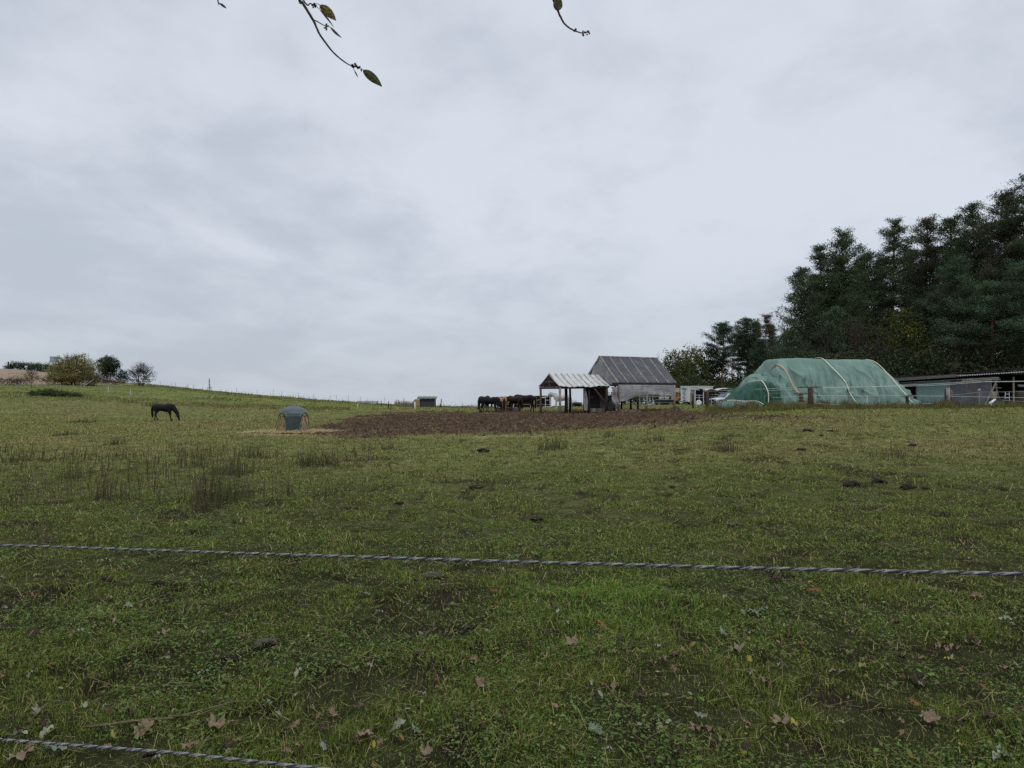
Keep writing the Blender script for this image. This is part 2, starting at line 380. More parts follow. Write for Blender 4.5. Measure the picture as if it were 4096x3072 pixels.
# ---------------------------------------------------------------- grass (stuff)
def blade_mesh(name, X, Y, ht, wd, lean, colr, z0=None, zoff=0, label=None, tipw=.15):
    n = len(X); Z = H(X, Y) if z0 is None else z0
    a = rng.uniform(0, 2 * math.pi, n); la = rng.uniform(0, 2 * math.pi, n)
    dx, dy = np.cos(a) * wd / 2, np.sin(a) * wd / 2
    lx, ly = np.cos(la) * lean * ht, np.sin(la) * lean * ht
    V = np.zeros((n, 5, 3))
    V[:, 0] = np.stack([X - dx, Y - dy, Z - .01], 1); V[:, 1] = np.stack([X + dx, Y + dy, Z - .01], 1)
    mh = .55 * ht
    V[:, 2] = np.stack([X + dx * .8 + lx * .35, Y + dy * .8 + ly * .35, Z + mh], 1); V[:, 3] = np.stack([X - dx * .8 + lx * .35, Y - dy * .8 + ly * .35, Z + mh], 1)
    V[:, 4] = np.stack([X + lx, Y + ly, Z + ht * (1 - .35 * np.minimum(lean, 1.5))], 1)
    b5 = np.arange(n)[:, None] * 5
    loops = (b5 + np.array([0, 1, 2, 3, 3, 2, 4])[None]).ravel(); sizes = np.tile([4, 3], n)
    o = npmesh(name, V.reshape(-1, 3), loops, sizes, M_GRASS, col=np.repeat(colr, 5, 0))
    return o
def sample(n, d0, d1, ex, spread=.86):
    """depth sampled with areal density ~ 1/d^ex"""
    u = rng.random(n); k = 2 - ex
    Y = (d0 ** k + u * (d1 ** k - d0 ** k)) ** (1 / k) if abs(k) > 1e-3 else d0 * (d1 / d0) ** u
    X = rng.uniform(-1, 1, n) * (spread * Y + 1.3)
    return X, Y
def grass_cols(X, Y, n):
    mud, st, stub, lush, dry, bare = masks(X, Y)
    g1 = np.array([.185, .228, .042]); g2 = np.array([.085, .13, .022]); tan = np.array([.36, .30, .13]); ol = np.array([.225, .245, .075]); br = np.array([.08, .058, .034])
    u = rng.random(n)[:, None]
    c = g1 * u + g2 * (1 - u)
    fy = sstep(6, 30, Y)[:, None] * .8; c = c * (1 - fy) + ol * fy
    lu = lush[:, None]; c = c * (1 - lu) + np.array([.15, .20, .035]) * lu
    p = rng.random(n); pd = .14 + .5 * dry + .3 * mud
    c[p < pd] = tan * rng.uniform(.55, 1.1, (int((p < pd).sum()), 1))
    q = rng.random(n) < .08 + .2 * bare
    c[q] = br * rng.uniform(.7, 1.3, (int(q.sum()), 1))
    c *= rng.uniform(.45, 1.5, (n, 1))  # wide blade-to-blade brightness spread, painting in glints and contrast
    keep = (rng.random(n) > np.clip(.65 * bare * sstep(30, 10, Y) + .94 * mud + stub * .8 + st * .8, 0, .985))
    return c, keep
n = 1000000
X, Y = sample(n, 2.3, 62, 1.9)
c, k = grass_cols(X, Y, n)
tu = fbm(X * 2.2, Y * 2.2, 21, 3)
k &= rng.random(n) < .55 + 1.1 * sstep(.35, .6, tu)
X, Y, c, tu = X[k], Y[k], c[k], tu[k]; n = len(X)
lg = np.exp(-((X - .75) / .7) ** 2 - ((Y - 5.7) / .8) ** 2)
ht = rng.uniform(.012, .041, n) * (.6 + 1.1 * sstep(.4, .7, tu) + 1.2 * lg) * (1 + sstep(8, 40, Y) * .5)
c = c * (1 - .5 * lg[:, None]) + np.array([.15, .30, .035]) * .5 * lg[:, None]
wd = np.maximum(.0024, .0008 * Y) * rng.uniform(.7, 1.4, n)
go = blade_mesh('grass', X, Y, ht, wd, rng.uniform(.2, 1.6, n), c); tag(go, kind='stuff')
# far grass: coarser tufts
n = 120000
X, Y = sample(n, 40, 150, 1.4, .80)
c, k = grass_cols(X, Y, n); k &= rng.random(n) < .25 + .9 * sstep(.4, .6, fbm(X * .5, Y * .5, 23, 3))
X, Y, c = X[k], Y[k], c[k]; n = len(X)
tag(blade_mesh('far_grass', X, Y, rng.uniform(.05, .16, n), .0009 * Y * rng.uniform(.7, 1.6, n), rng.uniform(.2, 1.0, n), c), kind='stuff')
# low broad leaves (clover, creeping weeds) close to the camera: small diamonds
n = 250000
X, Y = sample(n, 2.3, 16, 1.8)
cl = fbm(X * 1.1, Y * 1.1, 33, 4); k = (rng.random(n) < sstep(.42, .6, cl)) & (rng.random(n) < sstep(17, 5, Y) + .1)
X, Y = X[k], Y[k]; n = len(X)
Z = H(X, Y) + rng.uniform(.005, .05, n); a = rng.uniform(0, 6.28, n); sz = rng.uniform(.003, .0085, n) * (1 + Y * .05) * np.where(rng.random(n) < .06, 1.9, 1)
tx, ty = rng.normal(0, .35, n), rng.normal(0, .35, n)
V = np.zeros((n, 4, 3))
for i, (ox, oy) in enumerate(((-1, 0), (0, -.7), (1.1, 0), (0, .7))):
    rx = (ox * np.cos(a) - oy * np.sin(a)) * sz; ry = (ox * np.sin(a) + oy * np.cos(a)) * sz
    V[:, i] = np.stack([X + rx, Y + ry, Z + rx * tx + ry * ty], 1)
c = np.array([.085, .14, .03]) * rng.uniform(.4, 1.5, (n, 1)) + np.array([.04, .045, .025]) * rng.random((n, 1))
o = npmesh('clover_leaves', V.reshape(-1, 3), np.arange(n * 4), np.full(n, 4), M_GRASS, col=np.repeat(c, 4, 0)); tag(o, kind='stuff')
# straw coloured dead stalks lying about
n = 42000
X, Y = sample(n, 2.3, 40, 1.5)
Z = H(X, Y) + rng.uniform(.02, .06, n); a = rng.uniform(0, 6.28, n); ln = rng.uniform(.008, .035, n) * np.where(rng.random(n) < .08, 2.2, 1) * (1 + Y * .06); w = np.maximum(.0011, .0004 * Y)
dx, dy = np.cos(a), np.sin(a)
V = np.zeros((n, 4, 3)); zz = rng.normal(0, .25, n) * ln
V[:, 0] = np.stack([X - dx * ln - dy * w, Y - dy * ln + dx * w, Z - zz], 1); V[:, 1] = np.stack([X - dx * ln + dy * w, Y - dy * ln - dx * w, Z - zz], 1)
V[:, 2] = np.stack([X + dx * ln + dy * w, Y + dy * ln - dx * w, Z + zz], 1); V[:, 3] = np.stack([X + dx * ln - dy * w, Y + dy * ln + dx * w, Z + zz], 1)
c = np.array([.30, .26, .11]) * rng.uniform(.35, 1.1, (n, 1))
o = npmesh('dead_grass_stalks', V.reshape(-1, 3), np.arange(n * 4), np.full(n, 4), M_GRASS, col=np.repeat(c, 4, 0)); tag(o, kind='stuff')
# mud clods
n = 9000
px = rng.uniform(1250, 3350, n); Yc = rng.uniform(30, 62, n); X = (px - 2048) / FP * Yc
m = masks(X, Yc)[0]; k = rng.random(n) < m; X, Y = X[k], Yc[k]; n = len(X)
Z = H(X, Y); s_ = rng.uniform(.04, .14, n)
V = np.zeros((n, 5, 3)); a = rng.uniform(0, 6.28, n)
for i in range(4): V[:, i] = np.stack([X + np.cos(a + i * 1.57) * s_ * rng.uniform(.7, 1.3, n), Y + np.sin(a + i * 1.57) * s_, Z - .03], 1)
V[:, 4] = np.stack([X + rng.normal(0, .3, n) * s_, Y + rng.normal(0, .3, n) * s_, Z + s_ * rng.uniform(.5, 1.2, n)], 1)
b5 = np.arange(n)[:, None] * 5
c = np.array([.05, .032, .02]) * rng.uniform(.4, 1.9, (n, 1)); k = rng.random(n) < .05; c[k] = np.array([.11, .08, .05])
o = npmesh('mud_clods', V.reshape(-1, 3), (b5 + np.array([0, 1, 4, 1, 2, 4, 2, 3, 4, 3, 0, 4])[None]).ravel(), np.full(n * 4, 3), mat('mud_clod', (1, 1, 1), attr=True, rough=.95, spec=.1), col=np.repeat(c, 5, 0)); tag(o, kind='stuff')
# ---------------------------------------------------------------- trees
def rand_dirs(n):
    v = rng.normal(size=(n, 3)); return v / np.linalg.norm(v, axis=1)[:, None]
def foliage(name, C, S, m, ln, wd, colr, parent, flat=.55, up=.25, var=.3, quad=False, cvar=.25, outc=None):
    """leaf sized faces scattered round cluster centres C (n,3) with sizes S (n)"""
    n = len(C); N_ = n * m
    cid = np.repeat(np.arange(n), m)
    off = rng.normal(size=(N_, 3)) * .5; off[:, 2] *= flat
    P = C[cid] + off * S[cid][:, None]
    d = off * .45 + rand_dirs(N_) * .9; d[:, 2] += up; d /= np.linalg.norm(d, axis=1)[:, None]
    s_ = np.cross(d, rand_dirs(N_)); s_ /= np.linalg.norm(s_, axis=1)[:, None] + 1e-9
    l = ln * rng.uniform(.6, 1.4, N_)[:, None]; w = wd * rng.uniform(.6, 1.4, N_)[:, None]
    base = np.array(colr) if np.ndim(colr) == 1 else np.array(colr)[rng.integers(0, len(colr), n)][cid]
    c = np.broadcast_to(base, (N_, 3)) * rng.uniform(1 - cvar, 1 + cvar, n)[cid][:, None] * rng.uniform(1 - var, 1 + var, N_)[:, None]
    if quad:
        V = np.stack([P - d * l * .5, P + s_ * w * .5, P + d * l * .5, P - s_ * w * .5], 1); k = 4
    else:
        V = np.stack([P - s_ * w * .5, P + s_ * w * .5, P + d * l], 1); k = 3
    return npmesh(name, V.reshape(-1, 3), np.arange(N_ * k), np.full(N_, k), M_LEAF, parent=parent, col=np.repeat(c, k, 0))
def trunk_path(Ht, bend=.4, n=8, lean=(0, 0)):
    ph = random.uniform(0, 6.28)
    return [Vector((lean[0] * t * Ht + bend * math.sin(t * 4 + ph) * t, lean[1] * t * Ht + bend * math.cos(t * 3.1 + ph) * t, Ht * t)) for t in [i / n for i in range(n + 1)]]
def along(path, t):
    f = t * (len(path) - 1); i = min(int(f), len(path) - 2); return path[i].lerp(path[i + 1], f - i)
def pine(base, Ht, Rr, cb=.2, label='', group='pines at the edge of the dark wood', colr=(.03, .05, .036), bark=None, top='cone', dens=1.0, lean=(0, 0), dead=0.0, name='pine_tree', r0=None, leaf=1.0, shape=None, cvar=.25, slim=False):
    root = empty(name, base, 0, label, 'tree', group)
    path = trunk_path(Ht, .35, 9, lean); mb = MB(); r0 = r0 or Ht * .016
    mb.tube(path, [r0 * (1 - .88 * i / 9) for i in range(10)], 8, wob=.15)
    Cs, Ss = [], []
    nw = int(Ht * (1 - cb) / .66)
    for i in range(nw):
        t = cb + (1 - cb) * (i + random.random() * .6) / nw; q = (t - cb) / (1 - cb)
        prof = (shape(q) if shape else (((1 - q) ** .62 + .16) * .9 * (.75 + .25 * min(1, q * 6)) if top == 'cone' else math.sin(math.pi * min(1, (q * .82 + .14))) ** .7))
        kb = random.choice([4, 5, 5])
        a0 = random.uniform(0, 6.28)
        if dead < .1:
            for k in range(3 if q > .5 else 1):
                pc = along(path, t); rr2 = .35 * Rr * prof; a2 = random.uniform(0, 6.28); Cs.append(pc + Vector((math.cos(a2) * rr2 * random.random(), math.sin(a2) * rr2 * random.random(), random.uniform(-.2, .3)))); Ss.append(random.uniform(.5, .8))
        for k in range(kb):
            if random.random() < .08: continue
            az = a0 + k * 6.28 / kb + random.uniform(-.4, .4)
            bl = max(.35, Rr * prof * random.choice([.6, .8, 1, 1.12]) * random.uniform(.85, 1.1))
            el = R(random.uniform(-8, 18) + 35 * q * q)
            p0 = along(path, t); d = Vector((math.cos(az) * math.cos(el), math.sin(az) * math.cos(el), math.sin(el)))
            pts = [p0 + d * bl * f + Vector((0, 0, .12 * bl * f * f)) for f in (0, .35, .7, 1)]
            mb.tube(pts, [r0 * .28 * (1 - q * .6), r0 * .2 * (1 - q * .5), .03, .012], 4, cap=False)
            if random.random() < dead: continue
            nc = max(3, int(bl / .40 * dens))
            for j in range(nc):
                f = random.uniform(.12, 1.04) ** .7; side = random.uniform(-.5, .5) * bl * .42 * f
                p = p0 + d * bl * f + Vector((-math.sin(az) * side, math.cos(az) * side, .12 * bl * f * f + random.uniform(-.08, .22)))
                Cs.append(p); Ss.append(random.uniform(.55, 1.0) * (.6 + .4 * bl / max(Rr, .1)))
    for j in range(9): Cs.append(path[-1] + Vector((random.uniform(-.4, .4), random.uniform(-.4, .4), random.uniform(-1.2, .1)))); Ss.append(.4)
    for j in range(int(nw * cb * .8)):      # dead snags under the crown
        t = random.uniform(.25, max(.3, cb)); p0 = along(path, t); az = random.uniform(0, 6.28); l = random.uniform(.4, 1.6)
        mb.tube([p0, p0 + Vector((math.cos(az) * l, math.sin(az) * l, random.uniform(-.2, .3)))], [.03, .01], 3, cap=False)
    mb.build('trunk', bark or M_BARK, root, smooth=True)
    foliage('crown', np.array([tuple(c) for c in Cs]), np.array(Ss) * .92, 46, .17 * leaf, .085 * leaf, colr, root, flat=.5, up=.35, cvar=cvar)
    return root
def branching(mb, p, d, l, r, depth, tips, spread=.6, upb=.15, n=3, jit=.15):
    pts = [p]; dd = d.copy()
    for i in range(3):
        dd = (dd + Vector([random.uniform(-jit, jit) for _ in range(3)]) + Vector((0, 0, upb * .3))).normalized(); pts.append(pts[-1] + dd * l / 3)
    mb.tube(pts, [r, r * .85, r * .7, r * .55], 5 if r > .03 else 3, cap=False)
    tips.append((pts[2], depth)); tips.append((pts[3], depth))
    if depth == 0: return
    for k in range(n):
        nd = (dd + Vector([random.uniform(-spread, spread) for _ in range(3)]) + Vector((0, 0, upb))).normalized()
        branching(mb, pts[random.choice([2, 3, 3])], nd, l * random.uniform(.6, .85), r * .52, depth - 1, tips, spread, upb, n, jit)
def broadleaf(base, Ht, Rr, label, group, colrs, name='broadleaf_tree', cb=.15, m=30, leaf=.22, nclus=140, sz=.8, stems=1, bark=None, trunkr=None, bare=False, flat=.75, zscale=1.0, cats='tree', keep=1.0, twigs=0, crownz=None, depth=3):
    root = empty(name, base, 0, label, cats, group); mb = MB(); tips = []
    tr = trunkr or Ht * .02
    for s_ in range(stems):
        a = random.uniform(0, 6.28); d = Vector((math.cos(a) * .35, math.sin(a) * .35, 1)) if stems > 1 else Vector((.05, .03, 1))
        branching(mb, Vector((math.cos(a) * .15 * (stems > 1), math.sin(a) * .15 * (stems > 1), -.1)), d.normalized(), Ht * .38, tr, depth, tips, .75, .12, 3)
    for i in range(twigs):
        a = random.uniform(0, 6.28); e = random.uniform(.25, 1.45); f = random.uniform(.75, 1.12)
        cz = (crownz or .5) * Ht
        p = Vector((math.cos(a) * math.cos(e) * Rr * f, math.sin(a) * math.cos(e) * Rr * f, cz + math.sin(e) * (Ht - cz) * f)); q = Vector((0, 0, cz)).lerp(p, .45)
        mid = q.lerp(p, .5) + Vector([random.uniform(-.15, .15) for _ in range(3)])
        mb.tube([q, mid, p], [.028, .02, .008], 3, cap=False)
        for _ in range(2):
            t = mid.lerp(p, random.random()); mb.tube([t, t + (p - q).normalized() * .5 + Vector([random.uniform(-.3, .3) for _ in range(3)])], [.012, .006], 3, cap=False)
    mb.build('trunk', bark or M_TWIG, root, smooth=True)
    Cs = []; cz = (crownz or .5) * Ht
    up = Ht - cz; dn = cz - cb * Ht
    lobes = [(rand_dirs(1)[0], random.uniform(.75, 1.08)) for _ in range(14)]
    while len(Cs) < nclus:
        v = rand_dirs(1)[0]; rad = random.random() ** .4
        lb = max((float(np.dot(v, l[0])) * l[1], l[1]) for l in lobes)
        rad *= .72 + .32 * max(0, lb[0])
        z = cz + v[2] * rad * (up if v[2] > 0 else dn)
        Cs.append((v[0] * rad * Rr, v[1] * rad * Rr, z))
    Cs = np.array(Cs)
    if not bare:
        foliage('crown', Cs, rng.uniform(.6, 1.2, len(Cs)) * sz, m, leaf, leaf * .7, colrs, root, flat=flat, up=.1, quad=True, cvar=.3)
    return root
G1 = [(.066, .092, .046), (.08, .108, .054), (.056, .08, .042)]
# large pines along the wood edge: (trunk px, top py, depth, crown radius, crown base, label)
BIG = [
 (3215, 1075, 76, 3.6, .10, 'dense pine with boughs to the ground at the open end of the tall wood'),
 (3290, 1000, 79, 3.8, .12, 'dark pine between the end tree of the wood and the broad crowned one'),
 (3380, 938, 77, 4.6, .12, 'broad crowned dark pine, first tall one behind the big tarp'),
 (3470, 1020, 82, 3.8, .2, 'short topped pine in the dip between two pointed pines'),
 (3578, 888, 80, 3.6, .42, 'slender pointed pine with sky showing under its crown'),
 (3707, 880, 82, 3.9, .40, 'thin reddish pine with see-through upper branches'),
 (3800, 872, 80, 3.4, .3, 'pine with a small separate top shoot beside the reddish pine'),
 (3893, 822, 76, 4.2, .18, 'full pine with twin tops, second highest in the wood'),
 (4030, 772, 72, 4.6, .35, 'tall brownish pine with a long bare trunk near the wood end'),
 (4150, 700, 70, 5.0, .2, 'highest pine, cut by the edge of the photo'),
]
pines = []
for i, (px, py, d, rr_, cb, lb) in enumerate(BIG):
    b = foot(px, d); Ht = EYE - (py - HY) / FP * d - b.z
    cc = G1 if i not in (5, 8) else [(.085, .085, .05), (.095, .085, .055), (.06, .08, .048)]
    pines.append(pine(b, Ht, rr_, cb, lb, colr=cc, dens=1.5, cvar=.3))
# lower pines in front of the tall row (behind the sheds)
for px, top, d, rr_, cb, lb in [(3150, 1330, 73, 2.6, .05, 'low bushy pine filling the foot of the wood end'),
        (3960, 1150, 66, 4.4, .5, 'leaning pine with forked orange trunk behind the shed roof'),
        (3820, 1060, 70, 4.0, .3, 'mid height pine with drooping boughs before the twin topped one'),
        (3330, 1230, 72, 3.0, .06, 'small round pine in front of the broad crowned pine'),
        (4110, 1050, 64, 4.0, .5, 'pine with thick straight trunk by the edge of the photo')]:
    b = foot(px, d); Ht = EYE - (top - HY) / FP * d - b.z
    pine(b, Ht, rr_, cb, lb, colr=[(.06, .10, .055), (.075, .115, .065), (.07, .085, .052)], dens=1.4, bark=M_BARKO, lean=(.02, 0), r0=.24, group='lower pines behind the sheds', cvar=.35)
# second, deeper row closing the wood
k = 0
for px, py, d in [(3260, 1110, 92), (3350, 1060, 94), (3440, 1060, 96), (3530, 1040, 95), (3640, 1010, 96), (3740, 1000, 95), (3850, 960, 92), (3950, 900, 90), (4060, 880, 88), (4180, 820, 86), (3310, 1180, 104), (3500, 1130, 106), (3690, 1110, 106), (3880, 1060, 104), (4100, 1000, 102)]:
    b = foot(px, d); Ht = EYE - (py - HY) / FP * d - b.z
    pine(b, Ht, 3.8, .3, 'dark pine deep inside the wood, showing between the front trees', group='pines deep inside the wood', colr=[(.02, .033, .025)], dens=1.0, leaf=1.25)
# yellow maple, bare bush and undergrowth in the wood edge
b = foot(3600, 71); broadleaf(b, 9.3, 2.6, 'maple turning yellow green in the middle of the dark wood edge', None, [(.10, .10, .022), (.075, .085, .025), (.05, .07, .025)], name='maple_tree', cb=.12, nclus=220, sz=.75, leaf=.24)
b = foot(3415, 70.5); broadleaf(b, 9.2, 2.3, 'nearly bare brown tree with a few dry leaves before the pines', None, [(.12, .07, .045), (.08, .05, .035)], name='bare_tree', cb=.2, nclus=70, m=9, sz=.8, leaf=.16, twigs=60, stems=3)
ub = [(.04, .06, .032), (.05, .072, .035), (.07, .07, .034)]
for i, (px, top, d, w) in enumerate([(3120, 1440, 72, 2.2), (3200, 1400, 70, 2.6), (3290, 1400, 69, 2.5), (3390, 1410, 68, 2.6), (3480, 1380, 69, 2.5), (3570, 1400, 68, 2.4), (3660, 1370, 68, 2.6), (3750, 1380, 67, 2.4), (3850, 1350, 68, 2.8), (3950, 1370, 66, 2.6), (4050, 1380, 66, 2.6), (4140, 1350, 64, 3), (3240, 1300, 84, 3.2), (3420, 1290, 86, 3.2), (3600, 1300, 86, 3.2), (3780, 1290, 86, 3.4), (3960, 1280, 82, 3.4), (4120, 1280, 80, 3.4)]):
    b = foot(px, d); Ht = EYE - (top - HY) / FP * d - b.z
    broadleaf(b, Ht, w, 'dark leafy bush filling the foot of the pine wood', 'undergrowth bushes under the pines', ub, name='undergrowth_bush', cb=.0, nclus=110, sz=.8, leaf=.24, m=26, stems=2, cats='bush', depth=2)
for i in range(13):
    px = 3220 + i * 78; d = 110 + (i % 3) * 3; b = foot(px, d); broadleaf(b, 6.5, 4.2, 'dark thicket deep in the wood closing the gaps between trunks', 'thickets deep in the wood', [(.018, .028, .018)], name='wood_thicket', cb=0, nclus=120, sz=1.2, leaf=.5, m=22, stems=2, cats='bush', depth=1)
# middle distance: pines, deciduous trees behind the yard
MID = [
 (2884, 1300, 132, 3.3, .48, 'dome', 'scots pine with domed crown and bare curved trunk behind the yard'),
 (2955, 1345, 140, 2.6, .5, 'dome', 'half hidden pine between the domed pine and the wide layered one'),
 (2985, 1283, 134, 3.6, .40, 'dome', 'wide layered scots pine with leaning orange trunk'),
 (3022, 1290, 136, 2.0, .3, 'cone', 'narrow pine beside the wide layered scots pine'),
 (3098, 1300, 128, 2.4, .15, 'cone', 'narrow pine between the larch and the tall wood'),
 (3045, 1370, 120, 3.0, .12, 'cone', 'low pine with boughs over the big tarp slope'),
 (3140, 1340, 118, 3.2, .12, 'cone', 'dark pine joining the far trees to the tall wood')]
for px, py, d, rr_, cb, tp, lb in MID:
    b = foot(px, d); Ht = EYE - (py - HY) / FP * d - b.z
    pine(b, Ht, rr_, cb, lb, group='pines behind the yard', colr=[(.055, .08, .045), (.045, .07, .042)], top=tp, dens=1.5, bark=M_BARKO, r0=.2, lean=(random.uniform(-.03, .03), 0), leaf=1.15)
b = foot(3067, 126); pine(b, EYE - (1262 - HY) / FP * 126 - b.z, 2.6, .3, 'sparse larch with thin see-through crown and spire top', group=None, colr=[(.075, .065, .035)], dens=.35, dead=.35, name='larch_tree')
for px, py, d, rr_, lb in [(2700, 1400, 128, 3.4, 'round oak nearest the grey hut roof'), (2765, 1392, 132, 3.6, 'oak in the middle of the row behind the white trailer'), (2835, 1368, 136, 3.6, 'tallest oak touching the domed pine')]:
    b = foot(px, d); Ht = EYE - (py - HY) / FP * d - b.z
    broadleaf(b, Ht, rr_, lb, 'oaks behind the yard', [(.08, .105, .035), (.07, .09, .034), (.11, .11, .036), (.055, .075, .032)], name='oak_tree', cb=.08, nclus=240, sz=.95, leaf=.32, m=24)
b = foot(2632, 130); broadleaf(b, EYE - (1425 - HY) / FP * 130 - b.z, 1.7, 'thin grey tree with sparse leaves just above the hut eave', None, [(.06, .06, .05)], name='thin_tree', cb=.3, nclus=40, m=10, sz=.6, leaf=.2, twigs=25, stems=2)
for i, (px, top, d, w) in enumerate([(2640, 1520, 122, 2.6), (2700, 1505, 120, 2.6), (2770, 1500, 121, 2.6), (2850, 1520, 126, 2.6), (2920, 1520, 128, 2.6), (2990, 1500, 126, 2.6), (3060, 1480, 122, 2.8), (3130, 1470, 116, 2.8), (2560, 1555, 126, 2.6), (2480, 1562, 130, 2.6), (2870, 1500, 140, 3.), (2960, 1480, 140, 3.), (2925, 1450, 146, 3.2), (3020, 1430, 144, 3.2), (3080, 1410, 138, 3.2)]):
    b = foot(px, d); Ht = max(2.2, EYE - (top - HY) / FP * d - b.z)
    broadleaf(b, Ht, w, 'green bush in the hedge line behind the yard', 'hedge bushes behind the yard', [(.055, .075, .03), (.07, .085, .03), (.04, .055, .028), (.09, .085, .03)], name='hedge_bush', cb=0, nclus=90, sz=.8, leaf=.28, m=22, stems=2, cats='bush', depth=2)
# slim pale birches seen through the hut
for i, px in enumerate((2558, 2572, 2590, 2610, 2626)):
    b = foot(px, 116 + i * 1.3); mb = MB(); mb.tube([(0, 0, 0), (.05, 0, 1.6), (.02, 0, 3.6)], [.06, .05, .02], 6)
    o = mb.build('young_birch', mat('birch_bark', (.4, .38, .33), (.2, .19, .17), 8), loc=b); tag(o, 'slim pale young birch trunk seen through the open hut', 'tree', 'young birches seen through the hut')
# bushes on the hill at the left
b = foot(290, 112); broadleaf(b, EYE - (1415 - HY) / FP * 112 - b.z, 3.6, 'largest autumn bush on the hill, olive and rust with bare twigs on top', None, [(.24, .22, .07), (.20, .18, .065), (.15, .18, .055), (.22, .15, .07)], name='autumn_bush', cb=-.02, nclus=330, sz=.8, leaf=.2, m=34, stems=4, twigs=130, cats='bush', crownz=.38)
b = foot(352, 111.5); broadleaf(b, EYE - (1435 - HY) / FP * 112 - b.z, 1.5, 'yellow leaved shrub against the big autumn bush', None, [(.28, .19, .04), (.2, .15, .04), (.10, .10, .04)], name='yellow_shrub', cb=.0, nclus=60, sz=.55, leaf=.17, m=16, stems=3, cats='bush', crownz=.6)
b = foot(372, 110); broadleaf(b, 2.6, 1.0, 'small green shrub at the outer foot of the big autumn bush', None, [(.08, .09, .035)], name='small_shrub', cb=.0, nclus=30, sz=.55, leaf=.17, m=16, stems=3, cats='bush')
b = foot(433, 128); broadleaf(b, EYE - (1424 - HY) / FP * 128 - b.z, 1.95, 'dense dark green round tree on the hill crest', None, [(.03, .048, .028), (.04, .055, .03), (.06, .07, .03)], name='round_tree', cb=.22, nclus=190, sz=.55, leaf=.2, m=34, stems=2, crownz=.62)
b = foot(487, 126); broadleaf(b, EYE - (1480 - HY) / FP * 126 - b.z, 1.15, 'small dark shrub between the round tree and the bare tree', None, [(.03, .05, .03)], name='dark_shrub', cb=0, nclus=60, sz=.5, leaf=.18, m=26, stems=2, cats='bush')
b = foot(415, 127); broadleaf(b, 1.9, 1.5, 'brownish low shrub under the round dark tree', None, [(.09, .075, .05), (.06, .055, .04)], name='brown_shrub', cb=0, nclus=50, sz=.5, leaf=.16, m=20, stems=3, twigs=20, cats='bush')
b = foot(563, 119); broadleaf(b, EYE - (1452 - HY) / FP * 119 - b.z, 2.25, 'grey half bare spreading tree, rightmost on the hill crest', None, [(.05, .052, .048), (.065, .06, .05)], name='half_bare_tree', cb=.0, nclus=110, sz=.55, leaf=.17, m=14, stems=4, twigs=130, crownz=.35)
b = foot(125, 102); broadleaf(b, 2.7, .95, 'young tree with thin yellow brown leaves before the stubble field', None, [(.16, .11, .05), (.10, .085, .045)], name='young_tree', cb=.28, nclus=40, sz=.4, leaf=.14, m=14, stems=1, twigs=22, crownz=.6)
for i, (px, d, w) in enumerate([(150, 90, 1.3), (195, 90, 1.6), (240, 90, 1.5), (295, 90.5, 1.2)]):
    b = foot(px, d); broadleaf(b, (.45, .8, .62, .4)[i], w * .85, 'low dark bramble clump on the bank below the hill', 'brambles on the bank', [(.05, .08, .03), (.07, .085, .035)], name='bramble_bush', cb=0, nclus=60, sz=.35, leaf=.16, m=26, stems=2, cats='bush', depth=1)
for i, (px, d, hh_, w) in enumerate([(20, 108, 1.2, 2.4), (75, 109, 1.1, 2.0), (210, 112, 1.3, 2.2), (385, 122, .9, 1.8), (455, 121, .8, 1.8)]):
    b = foot(px, d); broadleaf(b, hh_, w, 'low brown scrub along the field boundary on the hill', 'brown scrub on the hill', [(.10, .075, .05), (.07, .055, .042)], name='scrub_bush', cb=0, nclus=60, sz=.4, leaf=.14, m=14, stems=3, twigs=20, cats='bush', depth=2)
# clipped hedge at the top of the stubble field
mb = MB(); C_ = []
for i in range(60):
    px = 30 + i * 4.2; b = foot(px, 206)
    for j in range(5): C_.append((b.x + random.uniform(-.6, .6), b.y + random.uniform(-1, 1), b.z + random.uniform(.2, 1.9 if i > 3 else 1.2)))
C_ = np.array(C_); b0 = foot(150, 206); hr = empty('clipped_hedge', b0, 0, 'long clipped green hedge on top of the stubble field', 'hedge')
foliage('foliage', C_ - np.array(tuple(b0)), np.full(len(C_), .9), 26, .3, .2, [(.045, .07, .03)], hr, flat=.8, quad=True, cvar=.1)
mb.tube([(-8, 0, -.3), (0, 0, -.2), (8, 0, .0)], .12, 5); mb.build('stem', M_TWIG, hr)
b = foot(32, 204); tag(MB().box((0, 0, .8), (.25, .25, 2.6)).build('hedge_post', M_WOODD, loc=b, bevel=.02), 'short dark post at the start of the clipped hedge', 'post')
b = foot(118, 203.5); mb = MB(); mb.box((0, 0, 1.0), (.55, .4, .4)).box((0, 0, .4), (.1, .1, .8)).box((0, 0, 1.23), (.62, .46, .05)); tag(mb.build('white_box', M_WHITE, loc=b + Vector((0, -1.5, 0)), bevel=.03), 'tiny white box in front of the clipped hedge', 'box')
b = foot(216, 200); mb = MB(); mb.box((0, 0, 3.7), (1.5, 1.6, 1.5)).box((0, 0, 4.5), (1.7, 1.8, .1))
for sx_ in (-.85, .85):
    for sy_ in (-.85, .85): mb.bar((sx_, sy_, -.5), (sx_ * .9, sy_ * .9, 3.5), .14)
tag(mb.build('hunting_blind', mat('pale_grey_board', (.3, .35, .36), (.25, .3, .31), 2), loc=b), 'pale grey raised box half hidden by the big autumn bush', 'blind')
